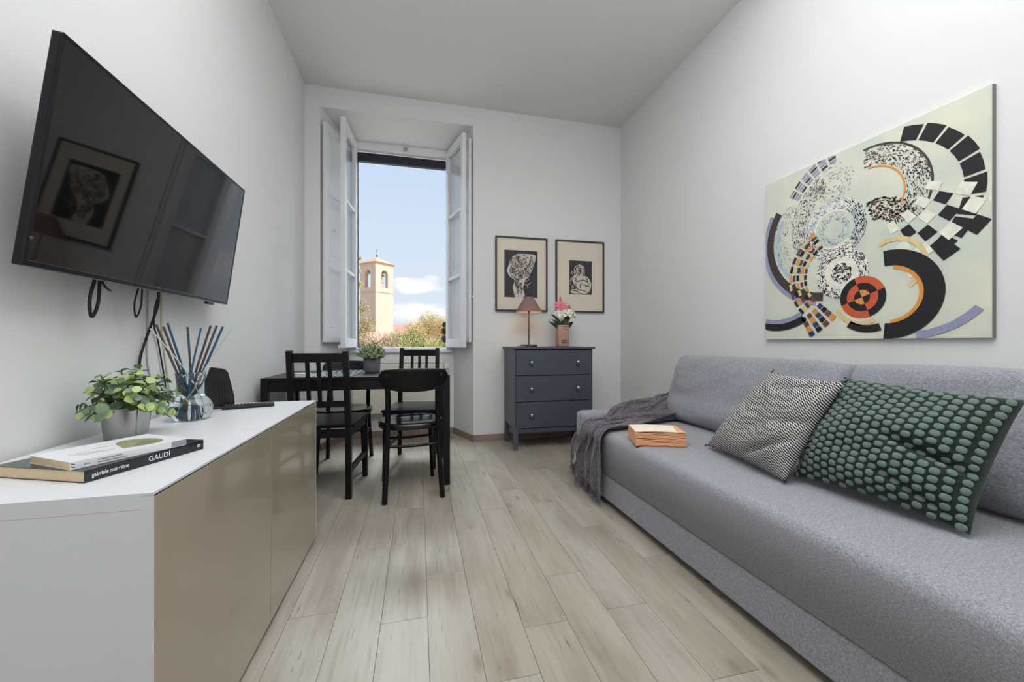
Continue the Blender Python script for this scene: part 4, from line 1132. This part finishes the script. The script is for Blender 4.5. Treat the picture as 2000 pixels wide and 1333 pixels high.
def bucket_plant():
    t = thing('potted_plant', 'green leafy plant in a galvanised metal bucket on the white sideboard', 'plant', (-.845, 1.398, ZT))
    bm = bmesh.new(); lathe(bm, [(.001, .002), (.045, .002), (.047, 0), (.048, .003), (.057, .092), (.0585, .096), (.0575, .098), (.056, .096), (.053, .085), (.001, .084)], 48); obj('bucket', bm, M_bucket, t)
    bm = bmesh.new(); a = R(-35); sweep(bm, [(.0483*math.cos(a), .0483*math.sin(a), .006), (.0568*math.cos(a), .0568*math.sin(a), .09)], .0012, n=5); obj('bucket_seam', bm, M_chrome, t)
    bm = bmesh.new(); lathe(bm, [(.001, .09), (.054, .086)], 20); obj('soil', bm, M_soil, t)
    lms = []
    for nm, m in (('a', M_leafy), ('b', M_leafb), ('c', M_leafy)):
        lms.append(leaf_mesh('leaf', .031, .028, m, .3, .2, 6, True))
    r2 = random.Random(31); cnt = 0
    stems = []
    for s in range(42):
        a = 2*PI*s/42*3.236+r2.uniform(-.2, .2); el = R(r2.uniform(15, 85) if s % 3 else r2.uniform(-22, 15)); L_ = r2.uniform(.075, .115)*(1.12 if el < .6 else .9)
        d = Vector((math.cos(a)*math.cos(el), math.sin(a)*math.cos(el), math.sin(el)))
        if d.x < 0: d.x *= .55
        p0 = Vector((.028*math.cos(a), .028*math.sin(a), .085)); p1 = p0+d*L_+Vector((0, 0, .02-.02*(1-math.sin(abs(el)))))
        mid = (p0+p1)/2+Vector((0, 0, .02)); path = smooth_path([p0, mid, p1], 6); stems.append(path)
        bm = bmesh.new(); sweep(bm, path, .0013, n=5); obj('stem', bm, M_stem, t)
        n = 7
        for k in range(n):
            if cnt >= 296: break
            f = .3+.7*k/(n-1); p = path[min(len(path)-1, int(f*(len(path)-1)))]
            ang = k*2.4+s; tip = k > n-3
            e = Vector((math.cos(ang), math.sin(ang), .5 if not tip else .9)); e = (e+d*.5).normalized()
            nn = ((p-Vector((0, 0, .07))).normalized()+Vector((r2.uniform(-.35, .35), r2.uniform(-.35, .35), .35+r2.uniform(-.2, .2)))).normalized(); tg = e-nn*e.dot(nn); e = (tg.normalized()+nn*r2.uniform(.05, .5)).normalized(); o = put('leaf', lms[(s+k) % 3] if r2.random() < .9 else lms[1], t); aim(o, p, e, r2.uniform(-.3, .3), r2.uniform(.65, 1.1)*(1 if not tip else .75), up=nn); cnt += 1
bucket_plant()

def glass_vase():
    c = (-.812, 1.668, ZT+.0005)
    t = thing('glass_vase', 'clear ribbed glass vase with bulbous base on the sideboard', 'vase', c)
    bm = bmesh.new(); outp = [(.001, 0), (.036, 0), (.050, .005), (.061, .02), (.0655, .04), (.063, .058), (.052, .076), (.0425, .085), (.0405, .097), (.041, .13), (.0445, .172)]
    op = [outp[0]]+[tuple(v) [:2] for v in [(p.x, p.z) for p in smooth_path([(a, 0, b) for a, b in outp[1:]], 4)]]
    inn = [(r-.0022, z+.0008) for r, z in op[::-1][:-1]]; inn = [(r, max(z, .004)) for r, z in inn]; inn.append((.001, .004))
    lathe(bm, op, 96, rib=.010, ribn=32); lathe(bm, [op[-1], inn[0]], 96, rib=.010, ribn=32); lathe(bm, inn, 96, rib=.004, ribn=32)
    bmesh.ops.remove_doubles(bm, verts=bm.verts[:], dist=.00005); obj('vase_body', bm, M_vase, t)
    browns = mk('brown_violet_reed', (98, 84, 88), .5, var=.3, scale=30, stretch=(1, 1, .2)); blues = mk('teal_blue_reed', (52, 108, 136), .45, var=.25, scale=30, stretch=(1, 1, .2)); pale = mk('pale_clear_reed', (196, 198, 190), .3)
    steel = mk('slate_blue_reed', (88, 98, 118), .5, var=.3, scale=30)
    # tops in local x (towards room), y (depth), z
    sticks = [((-.085, -.040, .345), browns, 'brown reed stick leaning furthest towards the potted plant, in the glass vase'), ((-.074, -.02, .338), browns, 'second brown reed stick from the potted plant side of the vase'),
              ((-.072, .0, .352), blues, 'blue reed stick twisting out among the brown ones, tallest in the vase'), ((-.006, -.008, .338), steel, 'slate-coloured upright reed stick in the middle of the glass vase'),
              ((.028, .01, .335), blues, 'thin blue reed stick just right of the upright slate one'), ((.05, .03, .345), browns, 'mauve-brown reed stick between two blue ones on the room side'),
              ((.068, .035, .346), browns, 'reddish brown reed stick beside the outer blue one'), ((.088, .035, .342), blues, 'outer blue reed stick leaning towards the router'),
              ((.112, .045, .332), pale, 'pale clear reed stick leaning out furthest to the room side'), ((-.095, -.055, .33), pale, 'pale thin reed stick leaning furthest to the plant side')]
    for i, (tp, m, lb) in enumerate(sticks):
        bm = bmesh.new(); f = tp[0]
        # bundle crosses near the neck
        bot = (-f*.22, -tp[1]*.25, .014+.0015*i)
        mid = (tp[0]*.18+.0035*(i-4), tp[1]*.12+.0075*((i*5) % 4-1.5), .16)
        pts = smooth_path([bot, mid, tp], 6); w = .0026 if m is pale else (.0075 if i == 4 else .0105)
        sweep(bm, pts, w, .0022 if m is not pale else .003, up=Vector((-.5, -.8, .1)))
        o = obj('reed_stick', bm, m, None, c); tag(o, lb, 'stick', 'reed sticks in the glass vase')
glass_vase()

def router():
    t = thing('wifi_router', 'black slanted router standing behind the remote on the sideboard', 'router', (-.835, 1.93, ZT), R(30))
    bm = bmesh.new(); prof = [(-.055, 0), (.055, 0), (.052, .05), (.03, .155), (.018, .168), (-.03, .178), (-.055, .10)]
    for s in (0,):
        a = [bm.verts.new((x, -.016, z)) for x, z in prof]; b = [bm.verts.new((x, .016, z)) for x, z in prof]
        bm.faces.new(a); bm.faces.new(b[::-1])
        for i in range(len(prof)): j = (i+1) % len(prof); bm.faces.new((a[i], a[j], b[j], b[i]))
    bmesh.ops.bevel(bm, geom=bm.edges[:], offset=.003, segments=2, affect='EDGES'); obj('housing', bm, M_bplast, t)
    box('stand', M_bplast, t, -.06, .062, -.03, .03, 0, .008, bev=.003)
    bm = bmesh.new()
    for k in range(7): bx(bm, -.025+k*.008, -.022+k*.008, -.0168, -.0155, .03, .12)
    obj('vent', bm, M_gap, t)
router()
def remote():
    t = thing('remote_control', 'black television remote control lying on the sideboard', 'remote', (-.715, 1.915, ZT), math.atan2(.06, .178))
    bm = bmesh.new(); bx(bm, -.094, .094, -.023, .023, 0, .016, bev=.005); obj('housing', bm, M_bplast, t)
    mb = mk('grey_rubber_button', (74, 72, 78), .6); bm = bmesh.new(); bx(bm, 0, .008, 0, .007, 0, .0025, bev=.0008); bme = mesh('button', bm, mb)
    for i in range(13):
        for j in range(3):
            if (i in (5, 6)) and j == 1: continue
            put('button', bme, t, (-.084+i*.0128, -.0175+j*.0135, .0158))
    bm = bmesh.new(); lathe(bm, [(.004, .0), (.009, .0), (.009, .002), (.004, .002)], 16, (-.006, 0, .0158)); obj('dial', bm, mb, t)
remote()

# ------------------------------------------------------------------ television
def television():
    t = thing('television', 'large flat black television tilted forward on the left wall', 'television', (-.875, 1.122, 1.135)); t.rotation_euler = (0, math.atan2(.075, .545), 0)
    W, H = .975, .549
    bm = bmesh.new(); bx(bm, -.022, -.0015, 0, W, 0, H, bev=.003); bx(bm, -.052, -.028, .12, W-.12, .04, H*.75, bev=.01); obj('housing', bm, M_bezel, t)
    bm = bmesh.new(); b = .008
    for a in ((0, W, 0, .016), (0, W, H-b, H), (0, b, .016, H-b), (W-b, W, .016, H-b)): bx(bm, -.0015, .001, a[0], a[1], a[2], a[3], bev=.0004)
    obj('bezel', bm, M_bezel, t)
    bm = bmesh.new(); bx(bm, -.0015, 0, b, W-b, .016, H-b); obj('screen', bm, M_screen, t)
    bm = bmesh.new(); bx(bm, .0002, .0016, .0, W, .0, .0015); bx(bm, .0008, .0014, b, W-b, .0135, .0143); obj('trim_strip', bm, M_silver, t, label='thin silver line along the bottom edge')
    box('sensor', M_bplast, t, -.012, .003, .80, .85, -.012, .0, bev=.002)
    bm = bmesh.new(); lathe(bm, [(.0022, 0), (.003, 0), (.003, .0003), (.0022, .0003)], 14, (0, 0, 0)); bx(bm, -.0035, -.0030, -.008, .008, 0, .0003)
    o = obj('maker_mark', bm, M_grey, t, label='tiny grey mark at the corner of the bezel'); o.rotation_euler = (0, R(90), 0); o.location = (.0011, .004+.004, .065)
    # wall bracket, with the two release cords
    m = thing('wall_bracket', '', '', (0, 0, 0)); del m['label']; del m['category']; m.parent = t
    bm = bmesh.new(); bx(bm, -.07, -.052, .25, .29, .02, .42); bx(bm, -.07, -.052, .62, .66, .02, .42); obj('arm', bm, M_bplast, m)
    def loop(y, l, r_, name='release_cord'):
        bm = bmesh.new(); pts = [(-.03, y-.006, .02), (-.032, y-.014, -l*.5), (-.03, y-.006, -l), (-.03, y+.006, -l-.004), (-.028, y+.012, -l*.6), (-.03, y+.004, .02)]
        sweep(bm, smooth_path(pts, 6), r_, n=8, up=Vector((1, 0, 0))); o = obj(name, bm, M_cable, m); return o
    loop(.26, .098, .0042); loop(.44, .088, .0026)
    bm = bmesh.new(); sweep(bm, smooth_path([(-.03, .265, .01), (-.026, .285, -.014), (-.024, .305, -.024)], 4), .006, .003); obj('cord_end', bm, M_cable, m)
television()
bm = bmesh.new(); bx(bm, XL, XL+.028, 1.30, 1.85, 1.30, 1.46, bev=.002)
for y in (1.39, 1.77): bx(bm, XL+.028, XL+.05, y-.02, y+.02, 1.22, 1.5)
tag(obj('wall_mount_plate', bm, M_bplast), 'black metal mounting plate hidden behind the television', 'bracket')
def cable(name, label, pts, r_, m, cat='cable', sub=8):
    bm = bmesh.new(); sweep(bm, smooth_path(pts, sub), r_, n=8, up=Vector((1, .2, 0))); tag(obj(name, bm, m), label, cat)
cable('television_cable', 'thick black cable hanging from the television behind the leafy plant', [(-.905, 1.655, 1.16), (-.915, 1.672, 1.10), (-.935, 1.684, 1.05), (-.957, 1.68, .97), (-.963, 1.66, .90), (-.963, 1.65, .80), (-.96, 1.64, .685)], .0042, M_cable)
cable('aerial_cable', 'thin black cable hanging between the plant and the reed sticks', [(-.915, 1.69, 1.16), (-.94, 1.70, 1.09), (-.962, 1.735, 1.02), (-.966, 1.765, .96), (-.966, 1.80, .83), (-.966, 1.82, .74), (-.955, 1.82, .685)], .0027, M_cable)
cable('wall_wire', 'pale grey wire running straight down the left wall below the television', [(-.97, 1.715, 1.25), (-.971, 1.715, 1.05), (-.971, 1.712, .9), (-.971, 1.74, .8), (-.97, 1.77, .70), (-.965, 1.77, .68)], .0025, M_cablew)
cable('wall_conduit', 'thin cream wire beside the black cables on the left wall', [(-.971, 1.80, 1.25), (-.971, 1.80, 1.0), (-.971, 1.86, .70), (-.967, 1.86, .68)], .003, mk('cream_wire', (206, 202, 178), .5))

# ------------------------------------------------------------------ outside the window
def ground():
    bm = bmesh.new(); bx(bm, -160, 160, 5.2, 260, -5.2, -5.0); obj('ground', bm, mk('pale_bounce_ground', (206, 198, 180), .9, var=.08, scale=2), **st)  # ground colour made pale to bounce light up into the window niche
ground()
def arch_wall(bm, w, z0, z1, hw, hz0, hz1, th, M4):
    """wall in local xz, centred in x, with an arched hole; M4 places it"""
    def prism(pts):
        a = [bm.verts.new(M4 @ Vector((x, -th/2, z))) for x, z in pts]; b = [bm.verts.new(M4 @ Vector((x, th/2, z))) for x, z in pts]
        bm.faces.new(a); bm.faces.new(b[::-1])
        for i in range(len(pts)): j = (i+1) % len(pts); bm.faces.new((a[i], a[j], b[j], b[i]))
    prism([(-w/2, z0), (-hw/2, z0), (-hw/2, z1), (-w/2, z1)]); prism([(hw/2, z0), (w/2, z0), (w/2, z1), (hw/2, z1)]); prism([(-hw/2, z0), (hw/2, z0), (hw/2, hz0), (-hw/2, hz0)])
    n = 8; r_ = hw/2; zc = hz1-r_
    for i in range(n):
        a0, a1 = PI-PI*i/n, PI-PI*(i+1)/n
        prism([(r_*math.cos(a0), zc+r_*math.sin(a0)), (r_*math.cos(a1), zc+r_*math.sin(a1)), (r_*math.cos(a1), z1), (r_*math.cos(a0), z1)])
def tower():
    cx, cy = -4.30, 43.6; ang = R(5.5+45-4); s = 2.36
    t = thing('bell_tower', 'pale brick bell tower with arched openings and tiled roof beyond the window', 'tower', (cx, cy, -5), ang)
    Z = 5.0
    for k in range(4):
        bm = bmesh.new(); m4 = Matrix.Rotation(k*PI/2, 4, 'Z') @ Matrix.Translation((0, -s/2+.17, 0))
        arch_wall(bm, s-.001 if k % 2 else s-.68, 6.2+Z-.0, 9.05+Z, (.84), 6.62+Z, 8.45+Z, .34, m4); obj('belfry_wall', bm, M_brick, t)
    box('shaft', M_brick, t, -s/2, s/2, -s/2, s/2, 0, 6.1+Z, bev=0)
    box('cornice', M_roof, t, -s/2-.06, s/2+.06, -s/2-.06, s/2+.06, 6.1+Z, 6.2+Z, bev=.01)
    box('cornice', M_roof, t, -s/2-.1, s/2+.1, -s/2-.1, s/2+.1, 9.05+Z, 9.17+Z, bev=.01)
    bm = bmesh.new(); e = s/2+.22; ap = bm.verts.new((0, 0, 9.95+Z)); q = [bm.verts.new((a*e, b*e, 9.17+Z)) for a, b in ((-1, -1), (1, -1), (1, 1), (-1, 1))]
    for i in range(4): bm.faces.new((q[i], q[(i+1) % 4], ap))
    bm.faces.new(q[::-1]); obj('roof', bm, M_roof, t)
    bm = bmesh.new(); sweep(bm, [(0, 0, 9.9+Z), (0, 0, 10.8+Z)], .02, n=6); sweep(bm, [(-.15, 0, 10.6+Z), (.15, 0, 10.6+Z)], .015, n=6); bmesh.ops.create_uvsphere(bm, u_segments=10, v_segments=6, radius=.1, matrix=Matrix.Translation((0, 0, 10.1+Z))); obj('finial', bm, M_bell, t, label='thin metal cross on the roof')
    bm = bmesh.new(); lathe(bm, [(.30, 7.45+Z), (.27, 7.5+Z), (.2, 7.7+Z), (.17, 7.95+Z), (.1, 8.05+Z), (.01, 8.08+Z)], 20, (0, 0, 0)); sweep(bm, [(-1.0, 0, 8.1+Z), (1.0, 0, 8.1+Z)], .05, n=6); sweep(bm, [(0, -1.0, 7.15+Z), (0, 1.0, 7.15+Z)], .03, n=6); obj('bell', bm, M_bell, t)
tower()
def house(name, label, cx, cy, w, d, h, rh, ang, roofm, wins, wallm=M_stucco):
    t = thing(name, label, 'building', (cx, cy, -5), ang)
    box('wall', wallm, t, -w/2, w/2, -d/2, d/2, 0, h, bev=0)
    bm = bmesh.new(); e = .4; a = [(-w/2-e, -d/2-e, h), (w/2+e, -d/2-e, h), (w/2+e, d/2+e, h), (-w/2-e, d/2+e, h), (-w/2-e, 0, h+rh), (w/2+e, 0, h+rh)]
    v = [bm.verts.new(p) for p in a]
    for q in ((0, 1, 5, 4), (2, 3, 4, 5), (1, 2, 5), (3, 0, 4), (3, 2, 1, 0)): bm.faces.new([v[i] for i in q])
    obj('roof', bm, roofm, t)
    for (x, z, ww, hh) in wins: box('window', M_pane_dark, t, x-ww/2, x+ww/2, -d/2-.05, -d/2+.02, z, z+hh, bev=0)
house('church_nave', 'low pale church building with sloping tiled roof below the bell tower', -5.1, 37.2, 5.2, 5, 5.0, 1.9, R(14), M_roof, [(-1, 3, .6, .9), (1, 3, .6, .9)])
house('distant_house', 'distant pale house with dull red roof between tower and golden tree', -2.7, 72, 7.5, 7, 7.2, 1.9, R(6), M_roof2, [(-2.4, 4.6, .8, 1.3), (0, 4.6, .8, 1.3), (2.4, 4.6, .8, 1.3)])
house('distant_house', 'distant flat stretch of terracotta roof on the horizon behind the trees', 3.8, 84, 8, 7, 7.6, 1.6, R(-8), M_roof2, [(-2, 4.6, .9, 1.3), (1.5, 4.6, .9, 1.3)])

def tree(label, x, y, base, crown, n, lm, seed, twig=1.0, leaf=.12, name='tree', bare=False, trunk=.12):
    """crown: list of (dx,dy,z,r); leaves scattered on shells of the blobs, branches reach into each"""
    t = thing(name, label, 'tree', (x, y, base)); r2 = random.Random(seed)
    bm = bmesh.new(); tips = []
    zc = min(c[2] for c in crown)-base
    sweep(bm, smooth_path([(0, 0, 0), (.1, 0, zc*.4), (0, .05, zc*.8)], 4), [trunk*(1-.05*i) for i in range(9)], n=7)
    root = Vector((0, .05, zc*.8))
    for (dx, dy, z, r_) in crown:
        c = Vector((dx, dy, z-base)); sweep(bm, smooth_path([root, (root+c)/2+Vector((r2.uniform(-.2, .2), 0, .1)), c], 4), [trunk*.5*(1-.08*i) for i in range(9)], n=5)
        for k in range(int(14*twig)):
            d = Vector((r2.gauss(0, 1), r2.gauss(0, 1), r2.gauss(.3, 1))).normalized(); e = c+d*r_*r2.uniform(.75, 1.1)
            m = (c+e)/2+Vector((r2.uniform(-.12, .12), r2.uniform(-.1, .1), r2.uniform(-.1, .1)))*r_
            pth = smooth_path([c, m, e], 3); sweep(bm, pth, [.018*(1-.1*i) for i in range(7)], n=3)
            for q in range(3):
                e2 = m+(e-m)*r2.random(); f = e2+Vector((r2.gauss(0, 1), r2.gauss(0, 1), r2.gauss(.4, 1))).normalized()*r_*.35; sweep(bm, [e2, (e2+f)/2+Vector((0, 0, .03)), f], [.01, .008, .004], n=3)
    obj('trunk', bm, M_twig if bare else M_bark, t)
    bm = bmesh.new(); per = n//len(crown)
    for (dx, dy, z, r_) in crown:
        for k in range(per):
            d = Vector((r2.gauss(0, 1), r2.gauss(0, 1), r2.gauss(0, 1))).normalized(); p = Vector((dx, dy, z-base))+d*r_*(r2.random()**.45)*(1+.25*noise.noise(d*2+Vector((seed, 0, dx))))
            a = Vector((r2.gauss(0, 1), r2.gauss(0, 1), r2.gauss(0, 1))).normalized(); b = a.cross(d).normalized() if abs(a.dot(d)) < .98 else Vector((1, 0, 0)); l = leaf*r2.uniform(.6, 1.3)
            bm.faces.new([bm.verts.new(q) for q in (p, p+a*l*.5+b*l*.3, p+a*l, p+a*l*.5-b*l*.3)])
    obj('foliage', bm, lm, t, norm=False, kind='stuff')
tree('golden leafed tree right of the view through the window', .6, 34, -5, [(-.9, 0, 1.7, 1.3), (.3, .3, 2.5, 1.15), (1.5, 0, 2.2, 1.2), (-.3, 0, .6, 1.5), (1.3, .2, .6, 1.5)], 24000, M_gold, 3, leaf=.075)
tree('olive green bushy tree in front of the golden tree', -.9, 29, -5, [(-.7, 0, .9, .9), (.5, 0, 1.1, .9), (.0, 0, .1, 1.3), (1.2, 0, .6, .9), (-1.0, 0, .0, .9)], 15000, M_olvl, 5, leaf=.07, twig=2.6)
tree('dark narrow cypress at the right edge of the window view', 1.93, 30, -5, [(0, 0, 2.3, .2), (0, 0, 1.8, .26), (0, 0, 1.2, .3), (0, 0, .5, .34), (0, 0, -.4, .4)], 9000, M_cyp, 9, leaf=.06, name='cypress_tree')
tree('bright green shrub at the foot of the cypress', 1.2, 26, -5, [(0, 0, .55, .6), (-.5, 0, .3, .55), (.4, 0, .2, .6)], 7000, variedleaf('fresh_green_foliage', (150, 180, 90), (196, 212, 122), 1), 12, leaf=.05, name='shrub')
tree('sparse yellow green tree with bare twigs at the left of the window view', -2.5, 19.5, -5, [(-.15, 0, 2.5, .5), (.15, 0, 1.7, .5), (-.2, 0, 1.3, .6), (-.22, 0, 4.9, .1), (-.26, 0, 4.3, .14), (-.2, 0, 3.7, .16), (.3, .1, .5, .6)], 4200, M_yelg, 17, twig=2.4, leaf=.05, bare=True, trunk=.07)
tree('bare twiggy tree in front of the church wall', -1.75, 22, -5, [(-.5, 0, .9, .8), (.2, 0, .6, .8), (-1.1, 0, .4, .8)], 260, M_yelg, 23, twig=3.2, leaf=.06, bare=True, trunk=.06)

house('neighbouring_building', 'brown brick building with tiled roof, mirrored in the television screen', -27, 18, 16, 8, 8.2, 1.8, R(58), M_roof2, [(-5, 5, .9, 1.5), (-2, 5, .9, 1.5), (1, 5, .9, 1.5), (4, 5, .9, 1.5)], mk('brown_brick_wall', (150, 112, 88), .9, var=.3, scale=6))
tree('bare twiggy tree mirrored in the glass of the right window casement', -11.5, 15.5, -5, [(-1.2, 0, .6, 1.6), (.8, .4, 1.0, 1.6), (0, 0, 2.4, 1.3), (-1.6, 1, 2.0, 1.2)], 2600, variedleaf('dry_brown_foliage', (132, 112, 84), (176, 156, 118), 1), 41, twig=3.0, leaf=.1, bare=True)
